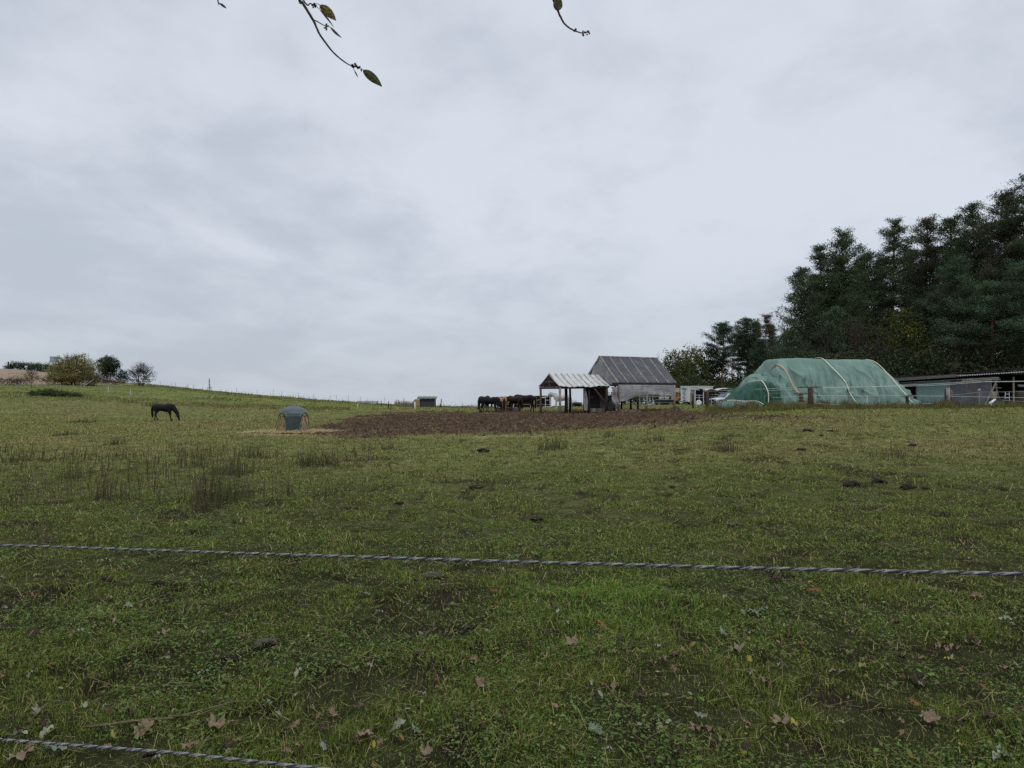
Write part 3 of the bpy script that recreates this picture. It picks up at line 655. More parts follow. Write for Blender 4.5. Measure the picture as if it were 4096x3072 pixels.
# ---------------------------------------------------------------- horses
def chain_mb(mb, pts, n=12):
    """elliptic sweep: pts = (x,y,z,rw,rh)"""
    base = len(mb.v); P = [Vector(p[:3]) for p in pts]
    for i, p in enumerate(P):
        d = (P[min(i + 1, len(P) - 1)] - P[max(i - 1, 0)]).normalized()
        side = Vector((0, 1, 0)); side = (side - d * side.dot(d)).normalized(); up = side.cross(d)
        for k in range(n):
            a = 2 * math.pi * k / n
            mb.v.append(tuple(p + side * (math.cos(a) * pts[i][3]) + up * (math.sin(a) * pts[i][4])))
    for i in range(len(P) - 1):
        for k in range(n):
            a = base + i * n + k; b = base + i * n + (k + 1) % n
            mb.f.append([a, b, b + n, a + n]); mb.m.append(0)
    mb.f.append([base + k for k in range(n)][::-1]); mb.m.append(0)
    e = base + (len(P) - 1) * n; mb.f.append([e + k for k in range(n)]); mb.m.append(0)
def horse(name, loc, rz, label, coat, hair, pose='graze', sc=1.0, group=None, step=(0.12, -.1, .1, -.12), neckyaw=0, sock=None):
    root = empty(name, loc, rz, label, 'horse', group); root.scale = (sc, sc, sc)
    mb = MB()
    chain_mb(mb, [(-.84, 0, 1.22, .07, .08), (-.80, 0, 1.19, .16, .19), (-.68, 0, 1.17, .245, .275), (-.48, 0, 1.165, .27, .31), (-.22, 0, 1.13, .28, .295), (.05, 0, 1.10, .30, .315), (.28, 0, 1.10, .28, .345), (.46, 0, 1.13, .24, .36), (.6, 0, 1.14, .20, .31), (.72, 0, 1.13, .13, .2), (.76, 0, 1.12, .06, .1)], 16)
    if pose == 'graze':
        nk = [(.5, 0, 1.25, .12, .24), (.72, 0, 1.14, .12, .23), (.92, 0, .92, .10, .18), (1.08, 0, .68, .085, .14), (1.16, 0, .52, .08, .12)]
        hd = [(1.13, 0, .56, .085, .12), (1.19, 0, .44, .095, .135), (1.235, 0, .30, .075, .095), (1.27, 0, .16, .058, .07), (1.285, 0, .07, .055, .065), (1.285, 0, .04, .035, .04)]; ears = ((1.12, .60), (.06, .10))
    elif pose == 'trough':
        nk = [(.5, 0, 1.27, .12, .24), (.74, 0, 1.22, .12, .22), (.98, 0, 1.08, .10, .17), (1.18, 0, .92, .085, .13)]
        hd = [(1.16, 0, .96, .085, .12), (1.26, 0, .84, .095, .13), (1.33, 0, .70, .075, .09), (1.38, 0, .55, .058, .07), (1.39, 0, .48, .05, .06)]; ears = ((1.17, 1.05), (.02, .12))
    else:
        nk = [(.5, 0, 1.28, .12, .24), (.74, 0, 1.36, .11, .2), (.96, 0, 1.46, .095, .155), (1.14, 0, 1.53, .085, .125)]
        hd = [(1.12, 0, 1.54, .085, .11), (1.24, 0, 1.46, .095, .13), (1.36, 0, 1.32, .075, .095), (1.46, 0, 1.18, .06, .072), (1.49, 0, 1.12, .048, .055)]; ears = ((1.14, 1.68), (.02, .14))
    if neckyaw:
        def yw(p):
            a = neckyaw * min(1, max(0, (p[0] - .5) / .7)); dx = p[0] - .5
            return (.5 + dx * math.cos(a), dx * math.sin(a)) + tuple(p[2:])
        nk = [yw(p) for p in nk]; hd = [yw(p) for p in hd]
    chain_mb(mb, nk, 12); chain_mb(mb, hd, 10)
    for i, (sx_, s_) in enumerate(((1, 1), (1, -1), (-1, 1), (-1, -1))):
        st = step[i]; y = .14 * s_
        if sx_ > 0: L_ = [(.48, y, 1.0, .10, .15), (.50, y, .80, .075, .10), (.50 + st * .4, y, .50, .052, .06), (.50 + st * .55, y, .44, .045, .05), (.49 + st * .9, y, .20, .034, .036), (.50 + st, y, .13, .042, .045), (.53 + st, y, .06, .05, .06), (.54 + st, y, 0, .06, .07)]
        else: L_ = [(-.62, y, 1.12, .13, .23), (-.58, y, .88, .11, .17), (-.62 + st * .3, y, .68, .07, .10), (-.70 + st * .5, y, .52, .052, .07), (-.69 + st * .6, y, .44, .042, .052), (-.66 + st * .9, y, .20, .036, .04), (-.65 + st, y, .13, .044, .048), (-.62 + st, y, .06, .05, .06), (-.61 + st, y, 0, .06, .07)]
        chain_mb(mb, L_, 10)
    for s_ in (1, -1):
        ex, ez = ears[0]; dx, dz = ears[1]
        ey = .055 * s_
        if neckyaw: r_ = ex - .5; ex, ey = .5 + r_ * math.cos(neckyaw) - ey * math.sin(neckyaw), r_ * math.sin(neckyaw) + ey
        chain_mb(mb, [(ex, ey, ez - .05, .03, .035), (ex + dx * .6, ey * 1.05, ez + dz * .5, .028, .03), (ex + dx, ey, ez + dz, .008, .008)], 6)
    body = mb.build('body', [coat] if not isinstance(coat, list) else coat, root)
    md = body.modifiers.new('r', 'REMESH'); md.mode = 'VOXEL'; md.voxel_size = .022; md.use_smooth_shade = True
    sm = body.modifiers.new('s', 'SMOOTH'); sm.iterations = 4; sm.factor = .5
    t = MB(); sw = random.uniform(-.04, .04)
    t.tube([(-.82, 0, 1.30), (-.91, 0, 1.22), (-.95, sw, 1.0), (-.95, sw * 2, .7), (-.93, sw * 2, .42), (-.92, sw * 2, .28)], [.05, .08, .10, .105, .08, .02], 8, wob=.25)
    t.build('tail', hair, root, smooth=True)
    m = MB(); tops = [Vector(p[:3]) + Vector((0, 0, 0)) for p in nk]
    pts = []
    for i, p in enumerate(nk):
        a = Vector(p[:3]); d = (Vector(nk[min(i + 1, len(nk) - 1)][:3]) - Vector(nk[max(i - 1, 0)][:3])).normalized(); up = Vector((-d.z, 0, d.x))
        pts.append(a + up * p[4] * .96)
    m.tube(pts, [.03] + [.05] * (len(pts) - 2) + [.045], 8, wob=.35)
    m.build('mane', hair, root, smooth=True)
    for s_ in (1, -1):
        p = Vector(hd[1][:3]); MB().box((p.x + .03, p.y + .088 * s_, p.z + .02), (.03, .02, .03)).build('eye', M_BLACK, root)
    return root
C_BLK = mat('black_coat', (.009, .008, .009), (.014, .012, .012), 3, .7, spec=.12)
C_BLB = mat('black_brown_coat', (.014, .011, .010), (.034, .021, .015), 2.2, .7, spec=.12)
C_DUN = mat('dun_coat', (.29, .16, .07), (.2, .11, .05), 3, .6)
C_BUCK = mat('chestnut_coat', (.22, .10, .045), (.14, .065, .03), 3, .6)
C_WHT = mat('white_coat', (.46, .44, .40), (.32, .31, .29), 2.5, .7)
C_PIN = mat('pinto_coat', (.5, .46, .42), (.03, .022, .02), 1.6, .6, edge=(.49, .51), detail=1)
C_CRM = mat('cream_hair', (.38, .32, .2), (.3, .25, .15), 10, .8)
horse('grazing_horse', foot(655, 58), 0.06, 'black horse grazing alone in the green field left of the hay feeder', C_BLK, C_BLK, 'graze', .97, step=(.02, .22, -.12, .22))
gh = 'horses gathered round the feed trough'
horse('standing_horse', foot(1957, 66), .08, 'black horse side-on with its nose down at the near trough corner', C_BLK, C_BLK, 'graze', 1.0, gh, step=(.05, .2, -.12, .12), neckyaw=-.15)
horse('standing_horse', foot(1937, 68.2), R(62), 'taller black horse standing behind the side-on one, only its hump of a rump showing', C_BLK, C_BLK, 'trough', 1.08, gh)
horse('pinto_horse', foot(1972, 69.5), .35, 'white patched horse hidden behind the black side-on horse', C_PIN, C_WHT, 'trough', .98, gh)
horse('dun_horse', foot(2017, 66.2), R(91), 'golden dun horse seen from behind with a black tail', C_DUN, C_BLK, 'trough', .98, gh, step=(.05, -.05, .03, -.03))
horse('brown_horse', foot(2060, 66), R(133), 'dark brown horse turned three quarters away beside the dun', C_BLB, C_BLK, 'trough', 1.0, gh, step=(.05, .12, -.06, .08))
horse('large_horse', foot(2099, 68), R(172), 'biggest black horse standing broadside with its rump to the shelter', C_BLK, C_BLK, 'trough', 1.10, gh, step=(-.05, .12, .1, -.12))
horse('chestnut_horse', foot(2103, 70.5), R(165), 'chestnut horse of which only legs show behind the biggest black horse', C_BUCK, C_CRM, 'trough', .95, gh)
horse('bald_faced_horse', foot(2030, 70.5), R(200), 'black and white faced horse across the trough, between dun and brown', C_PIN, C_BLK, 'trough', .9, gh)
horse('white_horse', foot(2246, 72), R(181), 'white horse with cream mane standing behind the open lean-to', C_WHT, C_CRM, 'level', 1.02, step=(.02, .12, -.05, .1))
# trough
b = foot(2024, 67.6); tr = empty('feed_trough', b, .02, 'long grey feed trough between the gathered horses', 'trough')
mb = MB(); w, l, hh = 1.1, 2.15, .45
for sy_ in (-1, 1): mb.box((0, sy_ * w / 2, hh / 2), (l, .07, hh))
for sx_ in (-1, 1): mb.box((sx_ * (l / 2 - .035), 0, hh / 2), (.07, w - .08, hh))
mb.box((0, 0, .06), (l - .14, w - .08, .06)); mb.build('basin', mat('old_concrete', (.16, .15, .14), (.1, .095, .085), 4, .9), tr, bevel=.015)
mb = MB(); mb.grid(lambda u, v: ((u - .5) * (l - .16), (v - .5) * (w - .09), .3 + .12 * math.sin(u * 9) * math.sin(v * 7 + 1) + .06 * random.random()), 20, 10); mb.build('hay', M_HAY, tr)
# ---------------------------------------------------------------- bell shaped hay feeder
b = gpt(1174, 1731); D = b.y; fr = empty('hay_feeder', b, -math.atan2(b.x, b.y) * 0, 'dark green bell-shaped plastic hay feeder with hay spilling from arched openings', 'hay feeder')
fr.rotation_euler[2] = math.atan2(-b.x, b.y); k_ = D / 41.0; fr.scale = (k_, k_, k_)
RB, HB = .9, 1.53
def fshape(th, z):
    t = z / HB
    n_ = 4.5
    c, s_ = abs(math.cos(th)), abs(math.sin(th)); sq = (c ** n_ + s_ ** n_) ** (-1 / n_)
    r = RB * (1 + (sq - 1) * .55) * .93
    prof = 1 - .03 * t if t < .66 else (.98 * math.sqrt(max(0, 1 - ((t - .66) / .34) ** 2.1)) * .98 + .0)
    return r * prof
def arch(th, z):
    """signed inside test for the four diagonal openings"""
    best = -9
    for k in range(4):
        c = math.pi / 4 + k * math.pi / 2; da = (th - c + math.pi) % (2 * math.pi) - math.pi
        x = da * .95; hw = .27; zt = 1.12
        dz = max(0, z - (zt - hw)); dd = hw - math.hypot(x, dz) if z > zt - hw else hw - abs(x)
        if z < .22: dd = min(dd, (z - .22) + 0.0)
        best = max(best, dd)
    return best
NT, NZ = 160, 60
mb = MB(); vs = []; zz = [HB * (1 - (1 - j / NZ) ** 1.0) for j in range(NZ + 1)]
for j in range(NZ + 1):
    z = HB * min(1, (j / NZ) ** .85)
    for i in range(NT):
        th = 2 * math.pi * i / NT; r = fshape(th, min(z, HB * .9995)); a = arch(th, z)
        if -.1 < a < 0: r += .045 * math.sin(math.pi * (-a / .1)) ** .8
        vs.append((r * math.cos(th), r * math.sin(th), z))
fs = []
for j in range(NZ):
    for i in range(NT):
        th = 2 * math.pi * (i + .5) / NT; z = HB * ((j + .5) / NZ) ** .85
        if arch(th, z) > 0: continue
        i2 = (i + 1) % NT; fs.append([j * NT + i, j * NT + i2, (j + 1) * NT + i2, (j + 1) * NT + i])
mb.add(vs, fs); mb.build('shell', M_FEED, fr, smooth=True, solid=.02)
mb = MB()
for k in range(4):
    c = math.pi / 4 + k * math.pi / 2; pts = []
    for q in np.linspace(0, 1, 26):
        if q < .3: x, z = -.28, .2 + (.85 - .2) * q / .3
        elif q > .7: x, z = .28, .85 - (.85 - .2) * (q - .7) / .3
        else: a = math.pi * (1 - (q - .3) / .4); x, z = .28 * math.cos(a), .85 + .28 * math.sin(a)
        th = c + x / .95; r = fshape(th, z) + .012; pts.append((r * math.cos(th), r * math.sin(th), z))
    m_ = MB(); m_.tube(pts, .03, 8); m_.build('arch_rim', mat('worn_rim', (.12, .10, .095), (.06, .07, .075), 9, .7), fr, smooth=True)
mb = MB(); mb.tube([(0, 0, .02), (0, 0, .25), (0, 0, .5), (0, 0, .72), (0, 0, 1.0), (0, 0, 1.3)], [.76, .80, .78, .70, .55, .40], 26, wob=.12); mb.build('hay_fill', M_HAY, fr)
mb = MB()
for s_ in (-1, 1): mb.bar((s_ * .13, 0, HB - .02), (s_ * .02, 0, HB + .13), .05, .05)
mb.box((0, 0, HB + .13), (.08, .05, .05)); mb.box((0, 0, HB - .01), (.3, .12, .04)); mb.build('lifting_eye', M_MET, fr)
mb = MB(); mb.tube([(math.cos(a) * .97, math.sin(a) * .97, .05 + .01 * math.sin(a * 5)) for a in np.linspace(0, 2 * math.pi, 40)], .05, 6); mb.build('base_ring', M_FEED, fr, smooth=True)
def strands(name, gen, n, mat_, parent=None, w=.006, kind=None, loc=(0, 0, 0)):
    V = np.zeros((n, 3, 4, 3)); 
    P = np.array([gen() for _ in range(n)])      # n,4,3
    side = rand_dirs(n) * w
    Vv = np.zeros((n, 8, 3))
    for i in range(4): Vv[:, 2 * i] = P[:, i] - side; Vv[:, 2 * i + 1] = P[:, i] + side
    q = np.concatenate([np.array([0, 1, 3, 2]) + 2 * i for i in range(3)])
    lp = (np.arange(n)[:, None] * 8 + q[None]).ravel()
    c = np.array([.46, .37, .22]) * rng.uniform(.3, 1.3, (n, 1))
    o = npmesh(name, Vv.reshape(-1, 3), lp, np.full(n * 3, 4), mat_, parent=parent, col=np.repeat(c, 8, 0))
    return o
for k in range(4):
    c = math.pi / 4 + k * math.pi / 2; big = (k in (2, 3))
    def g():
        x = random.gauss(0, .12); x = max(-.22, min(.22, x)); th = c + x / .95; r = .8; z0 = random.uniform(.25, .95) if random.random() < .6 else random.uniform(.25, .5)
        o_ = random.uniform(.05, .30) * (1.1 - z0 * .6); d = np.array([math.cos(th), math.sin(th), 0]); tt = np.array([-math.sin(th), math.cos(th), 0]) * random.gauss(0, .1)
        p0 = d * r; p1 = d * (r + o_ * .8) + tt * .3; p2 = d * (r + o_ * 1.1) + tt * .8; p3 = d * (r + o_ * 1.25) + tt
        dr = random.uniform(.3, .95)
        return [p0 + [0, 0, z0], p1 + [0, 0, z0 + .02], p2 + [0, 0, max(.03, z0 - dr * .5)], p3 + [0, 0, max(.01, z0 - dr)]]
    strands('spilling_hay', g, 1500, M_GRASS, fr, w=.012)
# scattered straw round the feeder
bx, by = b.x, b.y
n = 6000; a = rng.uniform(0, 6.28, n); r = np.abs(rng.normal(0, 1.0, n)) * .38 + .6
X = bx + np.cos(a) * r * 1.75 + rng.normal(0, .1, n) - .15; Y = by - .1 + np.sin(a) * r * .8; 
X2 = bx + rng.uniform(-2.3, -.6, 1500); Y2 = by - .5 + rng.normal(0, .25, 1500); X = np.concatenate([X, X2]); Y = np.concatenate([Y, Y2]); n = len(X)
Z = H(X, Y) + rng.uniform(.05, .14, n) * np.exp(-((X - bx) ** 2 + (Y - by) ** 2) / 5)+.02
an = rng.uniform(0, 6.28, n); ln = rng.uniform(.06, .2, n); dx, dy = np.cos(an) * ln, np.sin(an) * ln; w = .014; tz = rng.normal(0, .3, n) * ln
V = np.zeros((n, 4, 3)); V[:, 0] = np.stack([X - dx, Y - dy, Z - tz], 1); V[:, 1] = V[:, 0] + [0, w * .5, w]; V[:, 3] = np.stack([X + dx, Y + dy, Z + tz], 1); V[:, 2] = V[:, 3] + [0, w * .5, w]
c = np.array([.52, .42, .24]) * rng.uniform(.5, 1.2, (n, 1))
tag(npmesh('scattered_straw', V.reshape(-1, 3), np.arange(n * 4), np.full(n, 4), M_GRASS, col=np.repeat(c, 4, 0)), kind='stuff')
# ---------------------------------------------------------------- main hut and lean-to
O_ = Vector((8.64, 58.0, 0)); ul = Vector((.883, .469, 0)); ug = Vector((-.469, .883, 0)); rzh = math.atan2(.469, .883)
def hp(x, y): p = O_ + ul * x + ug * y; return h(p.x, p.y)
z0 = .17
def frame(name, label, cat, ox=0):
    r = empty(name, O_ + ul * ox + Vector((0, 0, z0)), rzh, label, cat); return r
hut = frame('field_hut', 'field hut on posts with battened dark felt roof and grey fabric walls', 'hut')
LH, WH, EV, RD = 6.05, 5.0, 2.36, 4.64    # length, width, eave and ridge heights above z0
def fabric(name, fn, nu, nv, m, parent, th=.012):
    mb = MB(); mb.grid(fn, nu, nv); return mb.build(name, m, parent, smooth=True, solid=th)
# roof slopes
def slope(y0, y1, zz0, zz1, x0, x1, mi, nm, parent, sag=.04):
    def fn(u, v):
        x = x0 + (x1 - x0) * u; y = y0 + (y1 - y0) * v; z = zz0 + (zz1 - zz0) * v
        return (x, y, z - sag * math.sin(math.pi * v) + .012 * math.sin(u * 40) + .02 * (vnoise(np.array(u * 9), np.array(v * 5), 3) - .5))
    mb = MB(); mb.grid(fn, 60, 14); return mb.build(nm, mi, parent, smooth=True, solid=.05)
rf = slope(-.05, WH / 2, EV + .02, RD, -.05, LH + .1, M_FELT, 'roof', hut)
slope(WH + .05, WH / 2, EV + .02, RD, -.05, LH + .1, M_FELT, 'roof', hut)
for i, x in enumerate([.02, .98, 1.95, 3.05, 4.2, 5.25, LH + .03]):
    mb = MB(); xe = x + .12 if 0 < i < 6 else x
    mb.bar((x, -.10, EV + .06), (x, WH / 2 * .5, (EV + RD) / 2 + .03), .085, .03, up=(0, 0, 1)).bar((x, WH / 2 * .5, (EV + RD) / 2 + .03), (x, WH / 2, RD + .06), .085, .03)
    mb.build('batten', M_WOODL, rf)
mb = MB(); mb.bar((-.15, WH / 2, RD + .05), (LH + .2, WH / 2, RD + .05), .12, .06); mb.build('ridge_board', M_WOODL, rf)
mb = MB(); mb.bar((-.55, -.0, EV - .07), (LH + .45, -.0, EV - .09), .09, .24); mb.build('eave_beam', M_WOODD, hut, bevel=.01)
mb = MB(); mb.bar((-.3, WH, EV - .07), (LH + .3, WH, EV - .09), .09, .2); mb.build('eave_beam', M_WOODD, hut, bevel=.01)
for x in (-.06, LH + .06):
    mb = MB(); mb.bar((x, -.08, EV + .0), (x, WH / 2, RD - .02), .05, .16).bar((x, WH / 2, RD - .02), (x, WH + .08, EV), .05, .16); mb.build('barge_board', M_WOODL if x < 0 else M_WOOD, hut)
# gable cloth (left end), upper triangle then the strip down to the lean-to
def gab(u, v):
    y = .06 + u * (WH - .12); top = EV + (RD - EV) * (1 - abs(y - WH / 2) / (WH / 2)) - .1; z = EV - .15 + (top - EV + .15) * v
    return (-.03 - .035 * math.sin(u * 26 + v * 3) - .03 * math.sin(u * 11 + 2), y, z)
fabric('gable_cloth', gab, 60, 12, M_FABG, hut)
def gab2(u, v): return (LH + .03, .06 + u * (WH - .12), EV - .15 + (EV + (RD - EV) * (1 - abs(.06 + u * (WH - .12) - WH / 2) / (WH / 2)) - .1 - EV + .15) * v)
fabric('gable_cloth', gab2, 40, 8, M_FABG, hut)
# long side cloth with its scalloped lower edge
def low(u):
    xs = [0, .06, .14, .22, .3, .4, .5, .62, .75, .88, .94, .97, 1.0]; zs = [.84, .86, .93, 1.10, 1.25, 1.36, 1.42, 1.43, 1.42, 1.40, 1.28, 1.0, .78]
    return float(np.interp(u, xs, zs))
def sidec(u, v):
    x = .02 + u * (LH - .12); b_ = low(u); top = EV - .12; z = b_ + (top - b_) * v
    fold = .05 * math.sin(u * 7 + v * 5) * (1 - v) + .010 * math.sin(v * 11 + math.sin(u * 6) * 2.6) * (1 - .6 * u) + .008 * math.sin(u * 50 + v * 4) + .03 * (fbm(np.array(u * 5), np.array(v * 9), 5, 3) - .5)
    return (x, -.07 + fold, z)
fabric('side_cloth', sidec, 110, 40, M_FABG, hut)
def tatter(u, v):
    x = -.62 + u * .62; z = .05 + (EV - .35) * v; nar = .25 + .75 * sstep(.1, .45, v)
    return (x * float(nar) - .0, -.02 + .07 * math.sin(u * 9 + v * 7) + .05 * math.sin(v * 13), z)
fabric('torn_cloth', tatter, 24, 30, M_FABG, hut)
posts = [(.06, .0, M_WOOD), (2.95, .0, M_WOODL), (LH - .1, .0, M_WOODL), (.06, WH, M_WOOD), (1.75, WH * .55, M_WOOD), (2.5, WH, M_WOOD), (LH - .9, WH, M_WOODD), (LH - .1, WH, M_WOOD), (4.1, WH, M_WOODD)]
for x, y, m_ in posts:
    mb = MB(); mb.tube([(x, y, hp(x, y) - z0 - .15), (x + .01, y, 1.2), (x, y, EV - .1)], [.10, .095, .09], 8, wob=.08); mb.build('post', m_, hut, smooth=True)
for y, x0, x1, z in ((0.02, 2.0, LH - .15, 1.3), (WH, 2.5, LH, 1.25)):
    mb = MB(); mb.bar((x0, y, z), (x1, y, z - .02), .05, .12); mb.build('rail', M_WOODL, hut)
mb = MB(); mb.bar((.1, -.05, .12), (2.8, -.05, .08), .06, .22).bar((3.0, -.3, .03), (LH + .3, -.35, .02), .08, .14); mb.build('sill_board', M_WOOD, hut)
def inner(u, v): return (.2 + u * 1.5, WH * .55 + .06 * math.sin(u * 8 + v * 3), .1 + 1.25 * v)
fabric('inner_cloth', inner, 20, 14, M_FABG, hut)
def backc(u, v): return (.1 + u * 2.3, WH - .08 + .03 * math.sin(u * 14), .15 + 2.1 * v)
fabric('back_cloth', backc, 30, 6, M_FABG, hut)
# lean-to
lt = empty('open_shelter', O_ + ul * -.42 + ug * .98 + Vector((0, 0, z0)), rzh, 'low open shelter with pale battened sheet roof joined to the hut', 'shelter')
LL, WL, EL, RL = 4.55, 3.0, 2.05, 3.1
def lroof(s_):
    def fn(u, v):
        x = -LL - .12 + (LL + .42) * u; y = (-.18 if s_ < 0 else WL + .18) * (1 - v) + WL / 2 * v; z = (EL + .02 - .0) * (1 - v) + RL * v
        z += .10 * u * (1 - v) - .05 * math.sin(math.pi * v) - .05 * math.sin(math.pi * u * 1.0) * (1 - v) + .03 * math.sin(u * 17 + 1) * (1 - v) + .02 * math.sin(u * 60)
        return (x, y, z)
    mb = MB(); mb.grid(fn, 110, 16); return mb.build('roof', M_ROOFW, lt, smooth=True, solid=.03)
lr = lroof(-1); lroof(1)
for i in range(9):
    x = -LL - .05 + i * (LL + .05) / 8.2; mb = MB(); w_ = .09 if i in (0, 2) else .055; u = (x + LL + .12) / (LL + .42)
    mb.bar((x + .06, -.12, EL + .08 + .1 * u - .05 * math.sin(math.pi * u)), (x, WL / 4, (EL + RL) / 2 + .04), w_, .03).bar((x, WL / 4, (EL + RL) / 2 + .04), (x - .02, WL / 2, RL + .07), w_, .03)
    mb.build('batten', M_WOODL, lr)
mb = MB(); mb.bar((-LL - .1, .0, EL - .08), (.25, .0, EL + .02), .12, .16); mb.build('eave_beam', M_WOODD, lt)
mb = MB(); mb.bar((-LL - .1, WL, EL - .08), (.2, WL, EL - .02), .12, .16); mb.build('eave_beam', M_WOODD, lt)
mb = MB(); mb.bar((-LL, 0, EL - .02), (-LL, WL, EL - .02), .1, .14).bar((-LL, WL / 2, EL), (-LL, WL / 2, RL - .05), .1, .1).bar((-LL, WL * .22, EL + .42), (-LL, WL * .78, EL + .46), .08, .1); mb.build('gable_truss', M_WOOD, lt)
for x in (-LL * .66, -LL * .33, -.1):
    mb = MB(); mb.bar((x, .05, EL + .02), (x, WL / 2, RL - .08), .07, .1).bar((x, WL / 2, RL - .08), (x, WL - .05, EL + .02), .07, .1).bar((x, 0, EL - .03), (x, WL, EL - .03), .08, .12); mb.build('rafter', M_WOODD, lt)
for x, y, m_, r_ in ((-LL + .02, 0, M_WOODL, .105), (-LL, WL, M_WOOD, .10), (-LL + 1.55, WL * .5, M_WOODD, .13), (-LL + 2.95, .6, M_WOODD, .16), (-1.65, .15, M_WOODD, .10), (.0, 0, M_WOODR, .12), (-1.65, WL, M_WOODD, .1), (0, WL, M_WOODD, .1)):
    p = lt.location + ul * x + ug * y; gz = h(p.x, p.y) - z0 - .12
    mb = MB(); mb.tube([(x, y, gz), (x + .02, y, 1.0), (x, y, EL)], [r_ * 1.05, r_, r_ * .95], 8, wob=.08); mb.build('post', m_, lt, smooth=True)
mb = MB(); mb.bar((-1.25, -.03, EL - .1), (-.08, -.03, .72), .06, .14); mb.build('brace', M_WOODR, lt)
def strip(u, v): return (-2.02 + (.12 + .30 * (1 - v) ** .5) * u + .06 * (1 - v), .3 + .10 * math.sin(u * 5 + v * 3), .05 + (EL - .1) * v + .15 * (1 - v) * abs(u - .5))
fabric('hanging_strip', strip, 8, 20, mat('pale_fabric', (.36, .35, .33), (.25, .245, .24), 4, .85), lt)
def bk(u, v): return (-1.19 + 1.6 * u, 1.6 + .05 * math.sin(u * 12 + v), .25 + (EL - .3) * v)
fabric('back_cloth', bk, 24, 8, mat('dark_interior_fabric', (.075, .072, .07), (.05, .048, .046), 4, .9), lt)  # dark sheet painted to stand in for the dim hut interior
mb = MB(); mb.box((-.4, 1.5, 1.2), (1.5, .05, .18)).box((-.85, .1, .16), (1.5, .08, .3)); mb.build('plank', M_WOOD, lt)
# earth and low boards inside the hut, left as loose timber
p = O_ + ul * 1.2 + ug * -.5; mb = MB(); mb.bar((-2.2, 0, .03), (.6, 0, .05), .12, .06); tag(mb.build('timber_plank', M_WOODL, loc=(p.x, p.y, h(p.x, p.y))), 'pale plank lying on the mud before the lean-to', 'plank')
p = foot(2715, 61); mb = MB(); mb.bar((-1.1, 0, .05), (1.1, .1, .06), .25, .06); tag(mb.build('timber_plank', mat('pale_timber', (.33, .26, .19), (.24, .19, .14), 5), loc=p), 'pale sawn plank on the ground right of the hut', 'plank')
# ---------------------------------------------------------------- open timber shelter behind the horses
b = foot(2098, 114); sh = empty('timber_shelter', b, -.03, 'dark weathered open-front shelter behind the horses and white horse', 'shelter')
mb = MB(); W_, Dp = 4.2, 3.0; mb.box((0, Dp, .85), (W_ * 2, .06, 1.7)); mb.box((W_, Dp / 2, .85), (.06, Dp, 1.7)); mb.box((-W_, Dp / 2, .85), (.06, Dp, 1.7)); mb.build('wall', mat('board_wall', (.10, .095, .085), (.065, .06, .055), 6, .9, stretch=(3, 1, .2)), sh)
mb = MB(); mb.grid(lambda u, v: ((u - .5) * (2 * W_ + .5), -.3 + v * (Dp + .5), 1.72 - .2 * v + .22 * u), 2, 2); mb.build('roof', M_WOOD, sh, solid=.08)
for x in (-W_, -.9, 1.0, 1.9, W_): mb = MB(); mb.box((x, 0, .85), (.14, .14, 1.85)); mb.build('post', M_WOODL, sh)
mb = MB(); mb.bar((2.8, -.02, 1.78), (1.9, -.02, 1.0), .09, .09); mb.build('brace', M_WOODL, sh)
mb = MB(); mb.bar((-W_, -.05, .55), (W_, -.05, .5), .05, .08); mb.build('rail', M_WOODL, sh)
b = foot(2189, 78); mb = MB()
for x in (-.2, .3): mb.bar((x, 0, 0), (x, 0, 1.5), .05)
mb.bar((-.5, 0, .15), (.5, 0, .2), .05).bar((-.2, 0, .9), (.3, 0, .9), .04).box((-.45, 0, 1.2), (.4, .3, .12)); tag(mb.build('white_stand', M_WHITE, loc=b), 'small white stand with crossbars in front of the white horse', 'stand')
# little dark saplings on the crest between shelter posts
for i, (px, top) in enumerate([(2296, 1603), (2308, 1607), (2318, 1610)]):
    b = foot(px, 105); broadleaf(b, EYE - (top - HY) / FP * 105 - b.z, .42, 'small dark conifer sapling on the crest seen through the open shelter', 'conifer saplings on the crest', [(.02, .04, .025)], name='conifer_sapling', cb=.0, nclus=22, sz=.35, leaf=.14, m=16, stems=1, depth=1)
# ---------------------------------------------------------------- small far shed, bale, pallets
b = foot(1708, 118); D = 118; s1 = empty('small_shed', b, 0, 'small dark shed with overhanging mossy flat roof on the crest', 'shed')
mb = MB(); mb.box((0, 1.1, .7), (2.5, 2.2, 1.75)); mb.build('wall', mat('charcoal_boards', (.05, .055, .07), (.035, .038, .045), 5, .85, stretch=(3, 3, .3)), s1)
mb = MB(); mb.grid(lambda u, v: ((u - .5) * (3.2 - .3 * v), -.35 + v * 3, 1.42 + .30 * math.sin(min(1, v * 3) * 1.57) + .04 * math.sin(u * 25)), 20, 6); mb.build('roof', mat('mossy_roof', (.16, .17, .16), (.09, .10, .085), 4, .9), s1, solid=.14)
for x in (-1.22, 1.22): MB().box((x, -.08, .7), (.1, .1, 1.6)).build('post', M_WOOD, s1)
for x, y in ((1663, 0.2),):
    b = foot(1668, 124); mb = MB(); n = 26
    mb.tube([(0, -.6, .62), (0, .6, .62)], .66, n, wob=.06); o = mb.build('round_hay_bale', M_HAY, loc=b); tag(o, 'round straw bale leaning behind the small dark shed', 'hay bale')
b = foot(1470, 116); pl = empty('pallet_row', b, 0, 'low grey pallet barrier on the green crest', 'barrier')
for x in (-.9, .9):
    mb = MB()
    for z in (.12, .3, .48): mb.box((x, 0, z), (1.7, .03, .11))
    for xx in (-.8, 0, .8): mb.box((x + xx, .05, .3), (.06, .06, .55))
    mb.build('pallet', M_WOODL, pl)
